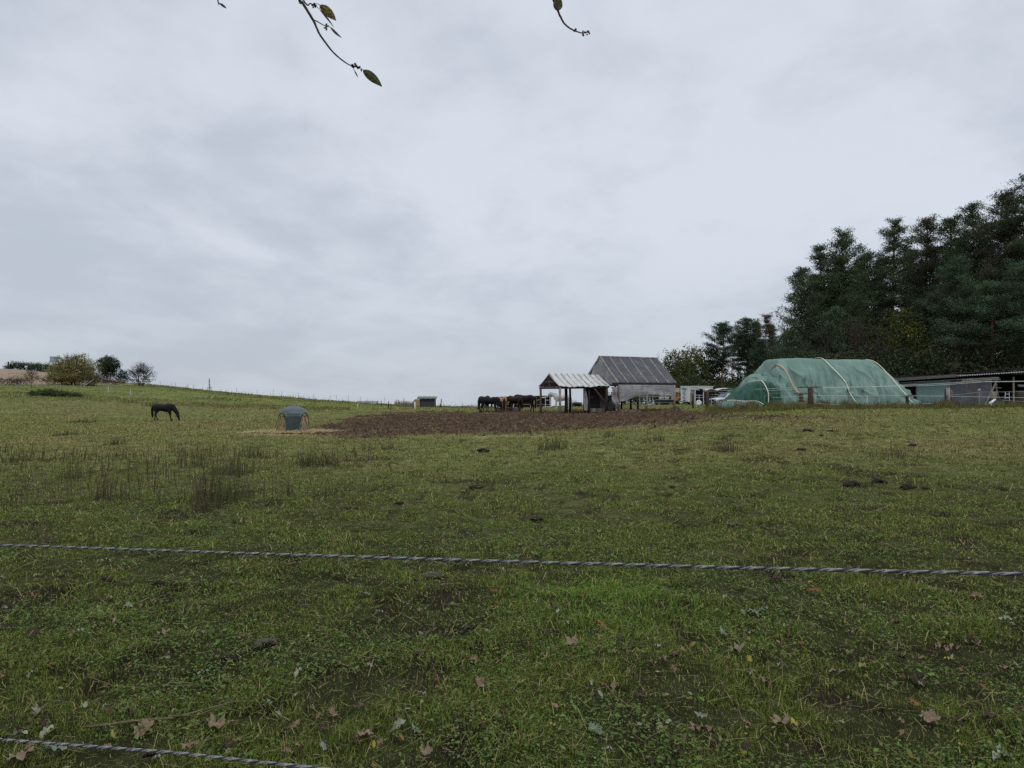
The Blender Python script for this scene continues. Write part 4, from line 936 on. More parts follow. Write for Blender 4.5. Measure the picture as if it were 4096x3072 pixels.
# ---------------------------------------------------------------- yard behind the hut
def wheel(parent, c, r, w, axis='y', rim=M_GREY, name='wheel'):
    e = MB(); n = 22; t = Vector(c)
    def ring(rad, off): return [(t + (Vector((math.cos(a) * rad, off, math.sin(a) * rad)) if axis == 'y' else Vector((off, math.cos(a) * rad, math.sin(a) * rad)))) for a in [2 * math.pi * k / n for k in range(n)]]
    prof = [(r * .58, -w / 2), (r * .93, -w / 2), (r, -w * .3), (r, w * .3), (r * .93, w / 2), (r * .58, w / 2)]
    vs = []; fs = []
    for rad, off in prof: vs += ring(rad, off)
    for i in range(len(prof)):
        j = (i + 1) % len(prof)
        for k in range(n): fs.append([i * n + k, i * n + (k + 1) % n, j * n + (k + 1) % n, j * n + k])
    wo = MB().add(vs, fs).build(name, M_RUB, parent, smooth=True)
    vs = []; fs = []; pr = [(r * .57, -w * .42), (r * .45, -w * .3), (r * .12, -w * .3), (r * .12, w * .3), (r * .45, w * .3), (r * .57, w * .42)]
    for rad, off in pr: vs += ring(rad, off)
    for i in range(len(pr) - 1):
        for k in range(n): fs.append([i * n + k, i * n + (k + 1) % n, (i + 1) * n + (k + 1) % n, (i + 1) * n + k])
    MB().add(vs, fs).build('rim', rim, wo, smooth=True)
# white horse transporter: rear face with lettering towards the field
p = pt(2752, 1617.5, 100); gz = h(p.x, 100)
tk = empty('horse_transporter', (p.x, 100, gz), 0, 'white box horse transporter with a black horse drawing and lettering on its end', 'transporter')
# rear corner shared by end face and side; end face runs to the viewer's left, side runs right and away
ea = R(62); sa = R(22)
ux = Vector((-math.cos(ea), math.sin(ea) * .6, 0)).normalized(); sx_ = Vector((math.cos(sa), math.sin(sa), 0))
tk.rotation_euler[2] = sa
# local frame: x along the side, y away along the end
Lb, Wb, z1, z2 = 3.95, 2.15, .38, 2.56
tk.rotation_euler[2] = R(15)
mb = MB(); mb.box((Lb / 2, Wb / 2, (z1 + z2) / 2), (Lb, Wb, z2 - z1)); box = mb.build('box_body', M_WHITE, tk, bevel=.03)
MB().box((Lb / 2, Wb / 2, z2 + .04), (Lb + .1, Wb + .1, .08)).build('roof', mat('white_roof', (.72, .74, .74), rough=.5), tk, bevel=.02)
mb = MB()
for a, b_ in (((.45, -.006, .52), (.45, -.006, 2.4)), ((1.45, -.006, .52), (1.45, -.006, 2.4)), ((.45, -.006, 2.4), (1.45, -.006, 2.4)), ((.45, -.006, .52), (1.45, -.006, .52))): mb.bar(a, b_, .03, .03)
mb.box((.58, -.02, 1.2), (.16, .03, .05)).box((.58, -.02, 1.32), (.16, .03, .04)); mb.build('side_door', M_GREY, tk)
MB().box((-.01, Wb / 2, .42), (.06, Wb, .14)).build('bumper', M_GREY, tk)
for y in (.12, Wb - .12): MB().box((-.05, y, .42), (.05, .2, .12)).build('tail_light', M_RED, tk)
MB().box((-.02, Wb / 2, .62), (.03, .55, .13)).build('number_plate', M_BLACK, tk)
MB().box((Lb / 2, Wb / 2, .3), (Lb - .4, Wb - .5, .16)).build('chassis', M_BLACK, tk)
for x in (1.3, 2.1):
    for y in (.1, Wb - .1): wheel(tk, (x, y, .3), .32, .2, 'y')
def text(s_, size, loc, rot, parent, name, m, ex=.004, sc=(1, 1, 1)):
    cu = bpy.data.curves.new(name, 'FONT'); cu.body = s_; cu.size = size; cu.extrude = ex; cu.align_x = 'CENTER'; cu.align_y = 'CENTER'; cu.offset = size * .02
    o = bpy.data.objects.new(name, cu); COL.objects.link(o)
    dg = bpy.context.evaluated_depsgraph_get(); me = bpy.data.meshes.new_from_object(o.evaluated_get(dg)); bpy.data.objects.remove(o)
    me.materials.clear(); me.materials.append(m); o = bpy.data.objects.new(name, me); COL.objects.link(o); o.parent = parent; o.location = loc; o.rotation_euler = rot; o.scale = sc; return o
rt = (R(90), 0, R(-90))
text('PFERDS', .40, (-.012, Wb / 2, 2.2), rt, tk, 'lettering', M_INK, sc=(1.1, 1, 1)); text('reit   service', .19, (-.012, Wb / 2, 1.93), rt, tk, 'small_lettering', M_GREY)
# horse drawing in ink strokes on the end face: local (a,b) -> y = Wb/2 - a, z
mb = MB()
def st(pts, w):
    P = [Vector((-.014, Wb / 2 - a, b_)) for a, b_ in pts]
    for i in range(len(P) - 1): mb.bar(P[i], P[i + 1], w, .006, up=(1, 0, 0))
st([(-.30, 1.66), (-.12, 1.74), (.06, 1.74)], .08); st([(-.30, 1.66), (-.34, 1.58)], .10)
st([(.06, 1.74), (.24, 1.62), (.30, 1.44), (.28, 1.24)], .09); st([(-.02, 1.62), (-.16, 1.46), (-.12, 1.36)], .05); st([(-.12, 1.5), (.02, 1.34), (.0, 1.2)], .07)
st([(-.25, 1.2), (-.05, 1.1), (.15, 1.08)], .05); st([(-.5, 1.05), (-.3, 1.12), (-.1, .98)], .05); st([(-.25, .98), (-.1, .88), (.0, .78)], .07); st([(.0, 1.05), (.2, .92), (.45, .9)], .06); st([(.05, .95), (.2, .78)], .06); st([(.2, 1.3), (.26, 1.16)], .06)
mb.build('horse_drawing', M_INK, tk)
# yellow plate and door by the transporter
p = pt(2775, 1612, 97); yb = empty('yellow_locker', (p.x, 97, h(p.x, 97)), .1, 'upright yellow locker panel next to the transporter door', 'locker')
MB().box((0, 0, .95), (.95, .35, 1.55)).build('cabinet', mat('ochre_panel', (.4, .27, .09), (.3, .2, .08), 3), yb, bevel=.02); MB().box((.2, -.18, 1.2), (.3, .03, .35)).build('opening', M_BLACK, yb); MB().box((0, 0, .1), (.8, .3, .2)).build('base', M_BLACK, yb)
# open horse trailer
p = pt(2798, 1623, 92); t2 = empty('open_trailer', (p.x, 92, h(p.x, 92)), -.05, 'old open-backed horse trailer with white frame and dark inside', 'trailer')
W2, z1, z2 = 1.12, .12, 2.02
for x in (-W2 / 2, W2 / 2 - .05): MB().box((x, 0, (z1 + z2) / 2), (.09, .06, z2 - z1)).build('frame_post', M_WHITE, t2)
for x in (-W2 / 2 - .01, W2 / 2): MB().box((x, 1.3, (z1 + z2) / 2), (.04, 2.5, z2 - z1)).build('side_wall', M_GREY, t2)
mb = MB(); mb.grid(lambda u, v: ((u - .5) * (W2 + .2), -.05 + v * 2.7, z2 + .14 * math.sin(u * math.pi)), 12, 2); mb.build('roof', M_GREY, t2, solid=.04)
MB().box((0, 2.5, 1.55), (W2 - .1, .05, .9)).build('front_wall', mat('pale_inside', (.25, .26, .28), rough=.8), t2)
MB().box((0, 1.2, .7), (W2 - .12, .05, 1.15)).build('partition', mat('navy_board', (.012, .015, .03), rough=.6), t2)
mb = MB(); mb.box((0, -.02, 1.32), (W2 - .1, .04, .05)).box((0, -.03, 1.02), (W2 - .1, .04, .05)).box((-.05, -.03, .95), (.05, .05, .75)); mb.build('breast_bar', M_WHITE, t2)
mb = MB(); mb.box((0, 0, .14), (W2, .3, .1)); mb.build('sill', M_MET, t2)
MB().box((0, 1.3, .1), (W2, 2.4, .1)).build('floor_plate', M_BLACK, t2)
for s_ in (-1, 1): wheel(t2, (s_ * (W2 / 2 + .12), 1.4, .28), .3, .16, 'x')
p = pt(2796, 1617, 91.2); mb = MB(); mb.tube([(0, .06, .32), (0, .0, .36), (0, -.1, .38)], [.30, .36, .28], 18); mb.box((-.22, -.1, .12), (.35, .2, .2)); tag(mb.build('white_tub', M_WHITE, loc=(p.x, 91.2, h(p.x, 91.2))), 'white round tub propped in the back of the open trailer', 'tub')
# grey carport / sheeted trailer with arched white cover
p = pt(2870, 1620, 94); cp = empty('sheeted_carport', (p.x, 94, h(p.x, 94)), .05, 'grey sheeted carport with a sagging white plastic roof beside the silver car', 'carport')
mb = MB(); mb.grid(lambda u, v: (-2.3 + 4.4 * u, -.3 + 2.6 * v, 2.02 + .22 * math.sin(u * 3.1 * 2) ** 2 * (.6 + .4 * u) + .05 * math.sin(u * 23 + v * 5) - .12 * (1 - u)), 60, 8); mb.build('roof_sheet', M_ROOFW, cp, smooth=True, solid=.05)
MB().box((.75, 2.1, 1.3), (2.75, .05, 1.5)).build('back_panel', mat('blue_grey_panel', (.14, .155, .17), (.115, .125, .14), 3), cp)
MB().box((-1.6, 1.2, 1.0), (1.1, .6, 1.8)).build('dark_cabinet', M_BLACK, cp)
for x, y in ((-2.2, 0), (-.3, 0), (2.0, 0), (-2.2, 2.2), (2.0, 2.2)): MB().box((x, y, 1.0), (.07, .07, 2.1)).build('post', M_MET, cp)
for (a, b_) in (((-.3, 0, 1.5), (.6, 0, 1.0)), ((.4, 0, 1.6), (.7, 0, .9)), ((1.2, 0, 1.7), (.9, 0, 1.1))): MB().bar(a, b_, .04).build('strut', M_WHITE, cp)
# silver car nose
p = pt(2872, 1622, 90); car = empty('silver_car', (p.x + 1.0, 90, h(p.x, 90)), .25, 'silver car with only its bonnet and headlamps showing beside the low green tarp', 'car')
car.rotation_euler[2] = R(20)
sec = [(-2.1, .35, .62), (-2.05, .30, .78), (-1.75, .28, .88), (-1.0, .27, .98), (-.75, .27, 1.02), (-.15, .27, 1.42), (.6, .27, 1.5), (1.5, .27, 1.46), (1.95, .3, 1.05), (2.15, .35, .95), (2.2, .4, .6)]
mb = MB()
def cs(u, v):
    f = u * (len(sec) - 1); i = min(int(f), len(sec) - 2); t = f - i; x = sec[i][0] * (1 - t) + sec[i + 1][0] * t; zb = sec[i][1] * (1 - t) + sec[i + 1][1] * t; zt = sec[i][2] * (1 - t) + sec[i + 1][2] * t
    a = math.pi * v; yy = math.cos(a); k = abs(yy) ** .45 * (1 if yy > 0 else -1); sh_ = .86 * (1 - .12 * max(0, (zt - 1.05) / .45) * math.sin(a))
    return (x, k * sh_, zb + (zt - zb) * math.sin(a) ** .45)
mb.grid(cs, 40, 24); mb.build('body', M_SILV, car, smooth=True)
MB().box((0, 0, .33), (4.0, 1.6, .12)).build('underbody', M_BLACK, car)
for s_ in (-1, 1): MB().box((-2.02, s_ * .58, .72), (.16, .36, .15)).build('headlight', mat('lamp_glass', (.5, .52, .55), rough=.1, spec=.8), car, bevel=.04)
MB().box((-2.1, 0, .68), (.08, .65, .14)).build('grille', M_BLACK, car, bevel=.02); MB().box((-2.12, 0, .42), (.05, 1.2, .1)).build('air_intake', M_BLACK, car)
mb = MB(); mb.add([(-.80, -.66, 1.0), (-.80, .66, 1.0), (-.18, .56, 1.41), (-.18, -.56, 1.41)], [(0, 1, 2, 3)]); o = mb.build('windscreen', M_GLASS, car, solid=.02); o.location = (-.03, 0, .04)
for x in (-1.4, 1.35):
    for s_ in (-1, 1): wheel(car, (x, s_ * .76, .33), .33, .2, 'y')
# green corrugated container with reddish edge roof
p = pt(2960, 1612, 104); gc = empty('green_container', (p.x, 104, h(p.x, 104)), 0, 'green corrugated container with a white topped lid, half behind the dark tarp', 'container')
mb = MB(); mb.grid(lambda u, v: (-1.6 + 4 * u, .03 * (1 if math.sin(u * 90) > 0 else -1), .1 + 2.25 * v), 200, 1); mb.box((.4, 1.2, 1.2), (4, 2.2, 2.2)); mb.build('wall', M_GREENC, gc)
mb = MB(); mb.box((.5, 1.0, 2.46), (4.2, 2.3, .14)); mb.build('roof', M_RUST, gc); MB().box((1.4, .6, 2.66), (2.4, 1.0, .12)).build('roof_sheet', M_WHITE, gc)
# yellow tractor
p = pt(2709, 1624, 112); tr2 = empty('yellow_tractor', (p.x, 112, h(p.x, 112)), 0, 'small orange-yellow tractor with glazed cab behind the hut corner', 'tractor')
sY = 1.0
mb = MB(); mb.box((.0, 0, .82), (1.7, .8, .5)).box((-.75, 0, .95), (.35, .7, .5)); mb.build('hood', M_YEL, tr2, bevel=.05)
mb = MB()
for x in (-.62, .02, .74):
    for y in (-.48, .48): mb.bar((x, y, 1.0), (x * .94, y * .9, 1.86), .09, .07)
mb.box((.06, 0, 1.88), (1.5, 1.1, .09)).box((.06, -.5, 1.08), (1.4, .06, .14)); mb.build('cab_frame', M_YEL, tr2)
MB().box((.06, 0, 1.45), (1.3, .9, .74)).build('cab_glass', mat('cab_glass', (.07, .09, .11), rough=.15, spec=.6), tr2)
mb = MB(); mb.tube([(.42 + .62 * math.cos(a), -.62, .52 + .60 * math.sin(a)) for a in np.linspace(2.9, .3, 12)], .06, 6); mb.build('mudguard', M_YEL, tr2)
wheel(tr2, (.42, -.62, .48), .5, .32, 'y', rim=mat('pale_rim', (.4, .4, .38), rough=.6)); wheel(tr2, (.42, .62, .48), .5, .32, 'y'); wheel(tr2, (-.85, -.5, .33), .34, .2, 'y', rim=M_YEL); wheel(tr2, (-.85, .5, .33), .34, .2, 'y')
MB().box((-.45, 0, .5), (1.2, .4, .3)).build('engine_block', M_RUST, tr2)
# white liquid tank on a dark rack, black low-loader with white cube tanks (seen under the hut)
p = pt(2718, 1580, 118); rk = empty('tank_rack', (p.x, 118, h(p.x, 118)), 0, 'white cube tank lifted on a dark rack behind the tractor', 'tank')
for x in (-1.6, .9):
    for y in (0, 1.2): MB().box((x, y, 1.15), (.08, .08, 2.3)).build('rack_post', M_BLACK, rk)
MB().box((-.35, .6, 2.0), (2.7, 1.3, .07)).build('shelf', M_BLACK, rk)
for x in (-.4, .35): MB().box((x, .6, 2.36), (.68, 1.0, .62)).build('tank_cell', M_WHITE, rk, bevel=.05)
p = pt(2655, 1622, 104); ll = empty('black_trailer', (p.x, 104, h(p.x, 104)), 0, 'low black trailer seen under the right end of the hut', 'trailer')
MB().box((0, 0, .55), (2.6, 1.2, .5)).build('bed', M_BLACK, ll, bevel=.03)
mb = MB(); mb.box((0, -.62, .85), (2.6, .05, .06)).box((0, -.62, .4), (2.6, .05, .06)); mb.build('side_rail', M_GREY, ll)
for x in (-.8, .9):
    for s_ in (-1, 1): wheel(ll, (x, s_ * .55, .3), .3, .18, 'y')
for x in (2648, 2668):
    p = pt(x, 1600, 105.5); c = empty('cube_tank', (p.x, 105.9, h(p.x, 105.9)), 0, ('white cube tank in a wire cage, ' + ('nearer the dark post under the hut' if x == 2648 else 'nearer the yellow tractor')), 'tank', 'white cube tanks behind the black trailer')
    MB().box((0, 0, .98), (.62, .6, 1.25)).build('bottle', M_WHITE, c, bevel=.06)
    mb = MB()
    for q in (-.33, 0, .33): mb.box((q, -.34, .98), (.03, .02, 1.3))
    for q in (.6, 1.0, 1.4): mb.box((0, -.34, q), (.68, .02, .03))
    mb.build('cage', M_BLACK, c); MB().box((0, 0, .18), (.7, .7, .3)).build('pallet', M_BLACK, c)
p = pt(2556, 1625, 96); mb = MB()
for x in (-.5, 0, .5): mb.box((x, 0, .22), (.1, .06, .44))
for z in (.12, .28, .42): mb.box((0, -.03, z), (1.1, .03, .08))
tag(mb.build('low_pallet', M_GREY, loc=(p.x, 96, h(p.x, 96))), 'small grey pallet standing on the grass seen through the hut', 'pallet')
p = pt(2606, 1618, 104); mb = MB(); mb.bar((-.55, 0, .12), (.55, 0, .16), .12, .05).box((-.4, 0, .06), (.06, .1, .12)).box((.4, 0, .06), (.06, .1, .12)); tag(mb.build('white_trestle', M_WHITE, loc=(p.x, 104, h(p.x, 104))), 'tiny white low trestle on the grass seen through the hut', 'trestle')
p = pt(2618, 1625, 96); mb = MB()
for i in range(9): a = random.uniform(-.5, .5); mb.tube([(-.9 + i * .2, -.2, .04 + .03 * i % .1), (-.5 + i * .18 + a, .3, .12)], .035, 5)
tag(mb.build('brush_pile', M_WOODR, loc=(p.x, 96, h(p.x, 96))), 'low pile of brown sticks on the grass seen through the hut', 'stick pile')
# ---------------------------------------------------------------- tarpaulin mounds
def box_mound(x, y, x0, x1, y0, y1, sl, sr, sf, sb, Hh, pw=4.0):
    """height of a heap draped with cloth: each flank rises over its run to a rounded edge"""
    def e(d, run): return np.clip(d / run, 0, None)
    a = e(x - x0, sl); b = e(x1 - x, sr); c = e(y - y0, sf); d = e(y1 - y, sb)
    v = (np.maximum(a, 1e-4) ** -pw + np.maximum(b, 1e-4) ** -pw + np.maximum(c, 1e-4) ** -pw + np.maximum(d, 1e-4) ** -pw + 1) ** (-1 / pw)
    ok = (x > x0) & (x < x1) & (y > y0) & (y < y1)
    return Hh * v * ok
def mound_obj(name, m, parent, x0, x1, y0, y1, fn, nx, ny, base):
    u = np.linspace(0, 1, nx + 1); v = np.linspace(0, 1, ny + 1)
    X, Y = np.meshgrid(x0 + (x1 - x0) * u, y0 + (y1 - y0) * v); Z, DX, DY = fn(X, Y)
    V = np.stack([X + DX, Y + DY, Z], -1).reshape(-1, 3)
    i0 = (np.arange(ny)[:, None] * (nx + 1) + np.arange(nx)[None]).ravel(); F = np.stack([i0, i0 + 1, i0 + nx + 2, i0 + nx + 1], 1)
    return npmesh(name, V, F.ravel(), np.full(len(F), 4), m, parent=parent, smooth=True)
# frame of the big mound: origin at its foot, x along it, y away
A = pt(2048 + 1160, 1628, 56.0)
bt = empty('big_tarp_mound', (22.3, 54.6, h(22.3, 54.6)), R(3), 'biggest heap, under a pale sea-green tarp tied with cream straps', 'covered heap')
XB0, XB1, YB0, YB1, HB_ = -3.0, 10.0, -.1, 8.5, 3.92
def bigf(X, Y):
    top = HB_ * (1 + .012 * np.sin(X * 1.1 + .5) - .012 * (X / 9) - .02 * np.exp(-((X - 6.4) / .8) ** 2))
    Z = np.maximum(box_mound(X, Y, -2.9, 9.6, YB0, YB1, 2.2, 2.55, 2.7, 3, 1, 26.0) * top, box_mound(X, Y, -4.4, .6, .9, 6.5, 1.7, 2.2, 2.2, 2.5, 2.85, 9))
    sl = np.clip(1 - Z / HB_, 0, 1)
    # folds running down the face, leaning a little
    q = X * 1.25 - Y * .35
    f = np.sin(q * 2.1 + 1.5 * np.sin(q * .8)) * .5 + np.sin(q * 4.7 + 2) * .3 + (fbm(X * 1.5 + Y * .3, Y * .5, 71, 4) - .5) * 2.2
    sharp = (1 - np.abs(2 * fbm(q * 1.2, Y * .22 + 3, 75, 3) - 1)) ** 5
    amp = .2 * sstep(0, .3, sl) * sstep(0, .2, Z / HB_) + .02
    dg_ = X * .8 + Y * .9; swoop = (1 - np.abs(2 * fbm(dg_ * .9, (X - Y) * .3, 78, 2) - 1)) ** 6
    D = f * amp + sharp * .46 * sstep(.03, .4, sl) + swoop * .34 * sstep(.02, .3, sl)
    Z2 = Z + (fbm(X * .9, Y * .9, 77, 3) - .5) * .12 * sstep(.05, .3, Z)
    Z2 = np.where(Z > .02, Z2, -.25)
    return Z2, D * .3, -D
big = mound_obj('tarp', M_TARP, bt, -4.5, 9.9, -.3, 8.7, bigf, 480, 260, 0)
def strap(parent, fn, xs, ys, m, w=.075, lift=.05):
    Xs = np.array(xs, float); Ys = np.array(ys, float); t = np.linspace(0, 1, 50); X = np.interp(t, np.linspace(0, 1, len(xs)), Xs); Y = np.interp(t, np.linspace(0, 1, len(ys)), Ys)
    Z, DX, DY = fn(X, Y)
    pts = [Vector((X[i] + DX[i], Y[i] + DY[i] - lift, max(Z[i], .05) + lift)) for i in range(50)]
    A_ = np.array([tuple(p) for p in pts]); kk = np.ones(13) / 13; A_ = np.stack([np.convolve(np.pad(A_[:, j], 6, mode='reflect', reflect_type='odd'), kk, mode='valid') for j in range(3)], 1); A_[:, 1] -= .07; A_[:, 2] += .05; pts = [Vector(q) for q in A_]
    mb = MB(); 
    for i in range(49): mb.bar(pts[i], pts[i + 1], w, .02, up=(0, -.6, 1))
    return mb.build('strap', m, parent)
strap(bt, bigf, [2.75, 3.0, 3.5, 4.0], [3.6, 2.6, 1.3, -.0], M_STRAP, w=.06)
strap(bt, bigf, [7.0, 7.25, 7.85, 8.5], [3.6, 2.6, 1.3, -.0], M_STRAP, w=.06)
strap(bt, bigf, [-1.3, -1.0, -.5, .1], [3.2, 2.4, 1.2, .2], M_STRAPO, w=.09)
# second heap: darker
dt = empty('dark_tarp_mound', (18.3, 53.2, h(18.3, 53.2)), R(3), 'middle heap under a dark green tarp, leaning against the biggest one', 'covered heap')
def darkf(X, Y):
    Z = box_mound(X, Y, -1.6, 2.15, -.15, 4.5, 1.4, .55, .9, 1.5, 2.1, 4.5)
    sl = sstep(0, .3, Z); q = X * 2.2 - Y * .5
    f = np.sin(q * 2.3 + 1.2 * np.sin(q)) * .5 + (fbm(X * 2.2, Y * .8 + Z * .5, 81, 4) - .5) * 2.4; sharp = (1 - np.abs(2 * fbm(q, Z * .4, 85, 3) - 1)) ** 4
    D = (f * .12 + sharp * .3) * sl
    return np.where(Z > .02, Z + (fbm(X * 1.5, Y * 1.5, 86, 3) - .5) * .12, -.25), D * .3, -D
mound_obj('tarp', M_TARPD, dt, -1.7, 2.4, -.4, 4.8, darkf, 240, 240, 0)
strap(dt, darkf, [.1, .6, .9, .85], [2.4, 1.4, .5, -.05], M_STRAP, w=.06)
# third heap: lowest, in front
lt3 = empty('low_tarp_mound', (16.0, 51.6, h(16.0, 51.6)), R(2), 'lowest heap under thin green netting, with a slack cream rope over it', 'covered heap')
def lowf(X, Y):
    Z = np.maximum(box_mound(X, Y, -1.1, 1.6, 0, 2.6, 1.0, .8, .8, 1, .93, 2.4), box_mound(X, Y, .2, 2.7, .1, 2.6, .9, .8, .8, 1, .98, 2.4))
    q = X * 3 - Y; sl = sstep(0, .3, Z)
    D = ((fbm(X * 3, Y * 1.5, 91, 4) - .5) * .25 + (1 - np.abs(2 * fbm(q, Z, 95, 3) - 1)) ** 4 * .1) * sl
    return np.where(Z > .02, Z, -.25), D * .3, -D
mound_obj('tarp', mat('netting_green', (.06, .11, .08), (.085, .14, .105), 3, .8, .4, 20), lt3, -1.3, 2.9, -.2, 2.8, lowf, 140, 90, 0)
strap(lt3, lowf, [-.2, .5, 1.3, 2.0, 2.4], [.9, .75, .6, .8, .4], M_STRAP, w=.045)
# loose timber rail against the big mound's far lower edge
b = foot(3570, 53.5); mb = MB(); mb.bar((-.6, 0, .02), (.6, .2, .55), .12, .05); tag(mb.build('leaning_board', M_WOOD, loc=b), 'grey board leaning on the lower right edge of the biggest heap', 'board')
# ---------------------------------------------------------------- sheds at the right
S0 = Vector((33.0, 60.0, 0)); S1 = Vector((41.9, 53.0, 0)); us = (S1 - S0).normalized(); un = Vector((-us.y, us.x, 0)); rs = math.atan2(us.y, us.x); SL = (S1 - S0).length
sz = .45
shd = empty('stable_shed', S0 + Vector((0, 0, sz)), rs, 'long low stable shed with felt roof, teal sheet and grey corrugated wall', 'shed')
def sx(px):   # distance along the facade of a pixel column
    k = (px - 2048) / FP; return (k * S0.y - S0.x) / (us.x - k * us.y)
xa, xb, xc, xd = sx(3669), sx(3800), sx(3962), SL
def zt(x): return 2.12 + .055 * x    # wall head height above sz
mb = MB(); mb.grid(lambda u, v: (xa + (xb - xa) * u, -.02, .0 + zt(xa + (xb - xa) * u) * v), 10, 2); mb.build('teal_sheet', M_TEAL, shd, solid=.02)
mb = MB(); mb.grid(lambda u, v: (xb + .01 + (xc - xb) * u, -.03 + .02 * math.sin(u * 2 * math.pi * 34), -.05 + zt(xb + (xc - xb) * u) * v), 300, 1); mb.build('corrugated_wall', M_CORR, shd, smooth=True)
mb = MB(); mb.box((-1.6, 3.5, 1.0), (.06, 7, 2.1)); mb.box((SL / 2, 5.0, 1.4), (SL + 3, .08, 2.9)); mb.build('back_wall', M_WOODD, shd)
mb = MB(); mb.box(((xa - 1.7) / 2, 1.2, 1.0), (xa + 1.5, .05, 2.1)); mb.build('dark_boards', M_WOODD, shd)
for x in (-1.6, -.6, xa - .05, xb - .12, xc + .02, xc + 1.5, SL - .3): MB().box((x, .1, zt(x) / 2), (.12, .12, zt(x))).build('post', M_WOODL if x > xa else M_WOOD, shd)
mb = MB(); mb.bar((-1.7, -.12, zt(-1.7) + .03), (xc + .35, -.12, zt(xc) + .05), .16, .05).bar((-1.7, -.05, zt(-1.7) - .12), (xa, -.05, zt(xa) - .12), .08, .12); mb.build('wall_plate', M_MET, shd)
def rfn(x0, x1, zf, zb, zoff, corr):
    def fn(u, v):
        x = x0 + (x1 - x0) * u; return (x, -.45 + v * 6, zt(x) * 1.0 + zoff + .2 * v + (.03 * math.sin(u * (x1 - x0) * 2 * math.pi / .16) if corr else 0))
    return fn
xr = sx(3830)
mb = MB(); mb.grid(rfn(-2.3, xr - .05, 0, 0, .34, False), 20, 4); mb.build('roof', M_FELT, shd, solid=.14)
mb = MB(); mb.bar((-2.3, -.5, zt(-2.3) + .30), (xr - .05, -.5, zt(xr) + .34), .05, .24); mb.build('fascia', mat('grey_fascia', (.12, .115, .11), (.09, .085, .08), 3), shd)
mb = MB(); mb.grid(rfn(xr, SL + 2, 0, 0, .30, True), 420, 4); mb.build('roof', M_MET, shd, smooth=True, solid=.02)
mb = MB(); mb.box((xr + 1.3, 1.0, zt(xr) + .62), (3.2, 1.0, .08)).box((xr + 3.2, 1.4, zt(xr) + .85), (2.4, 1.0, .08)); mb.build('ridge_cap', M_WOODD, shd)
mb = MB(); mb.box((xr + 1.2, .4, zt(xr) + .14), (3.2, .05, .24)); mb.build('red_board', mat('dark_red_board', (.06, .02, .018), rough=.8), shd)
def tarpf(u, v):
    x = xc + 1.6 + u * (SL - xc - 1.2); return (x, .6 - .2 * v + .06 * math.sin(u * 19 + v * 4), .1 + (1.35 + .5 * u * u) * v)
mb = MB(); mb.grid(tarpf, 50, 14); mb.build('canvas', mat('brown_canvas', (.12, .10, .085), (.07, .06, .055), 2, .9), shd, smooth=True, solid=.02)
def sag(u, v): x = xc + 1.75 + u * 2.0; return (x, .3, 1.95 - .1 * math.sin(u * 3.1) + .5 * u * u - (.18 * (1 - u * .5)) * v)
mb = MB(); mb.grid(sag, 20, 3); mb.build('sagging_sheet', mat('pale_grey_sheet', (.28, .28, .27), rough=.8), shd, smooth=True, solid=.02)
def sp(px, off=-.6):
    x = sx(px); v = S0 + us * x + un * off; return Vector((v.x, v.y, h(v.x, v.y)))
# things standing by the open end
p = sp(4028, .1); ld = empty('step_ladder', p, rs, 'short pale step ladder leaning by the open end of the shed', 'ladder')
for x in (-.16, .16): MB().bar((x, 0, 0), (x * .8, .25, 1.25), .05).build('stile', M_WHITE, ld)
for i in range(4): MB().bar((-.15, .05 + .06 * i, .25 + i * .28), (.15, .05 + .06 * i, .25 + i * .28), .05).build('rung', M_WHITE, ld)
p = sp(3985, .3); mb = MB(); mb.box((0, 0, .95), (.07, .07, 1.9)).box((0, -.05, 1.6), (.7, .05, .06)).bar((-.0, 0, 1.5), (-.2, 0, .6), .05).bar((0, 0, 1.5), (.25, 0, .6), .05); tag(mb.build('cross_post', M_WOODL, loc=p), 'grey pole with a crossbar standing in the open shed bay', 'pole')
p = sp(3974, -.1); mb = MB(); mb.tube([(0, 0, .55), (.02, 0, .85), (0, 0, 1.15), (.03, 0, 1.3)], [.16, .22, .2, .1], 10, wob=.2); mb.box((0, 0, .3), (.1, .1, .6)); tag(mb.build('hanging_sack', mat('beige_sack', (.25, .21, .16), (.18, .15, .11), 6), loc=p, smooth=True), 'beige sack hanging on the shed corner post', 'sack')
p = sp(3975, -.7); mb = MB(); mb.tube([(-.35, 0, .25), (-.1, 0, .42), (.15, 0, .6), (.35, .1, .62)], [.10, .13, .12, .04], 9, wob=.35); mb.tube([(-.3, 0, .1), (0, 0, .2), (.3, 0, .25)], [.15, .2, .15], 8, wob=.3); tag(mb.build('plastic_bag', mat('white_plastic', (.7, .74, .78), rough=.35), loc=p, smooth=True), 'crumpled white plastic sheet in the weeds by the shed', 'plastic sheet')
p = sp(4012, -.5); mb = MB(); mb.tube([(-.7, 0, .15), (-.3, 0, .4), (.2, 0, .45), (.8, 0, .2)], [.2, .32, .3, .1], 9, wob=.3); tag(mb.build('dark_heap', M_BLACK, loc=p, smooth=True), 'black plastic covered heap in front of the ladder', 'heap')
p = sp(3880, -.5); mb = MB(); mb.tube([(0, 0, 1.25), (.02, 0, 1.38), (.0, 0, 1.5)], [.06, .13, .08], 8); mb.box((0, 0, .6), (.07, .07, 1.25)); 
tag(mb.build('nest_box_post', M_MET, loc=sp(3922, -1.2)), 'grey post with a round lamp-like box before the corrugated wall', 'post')
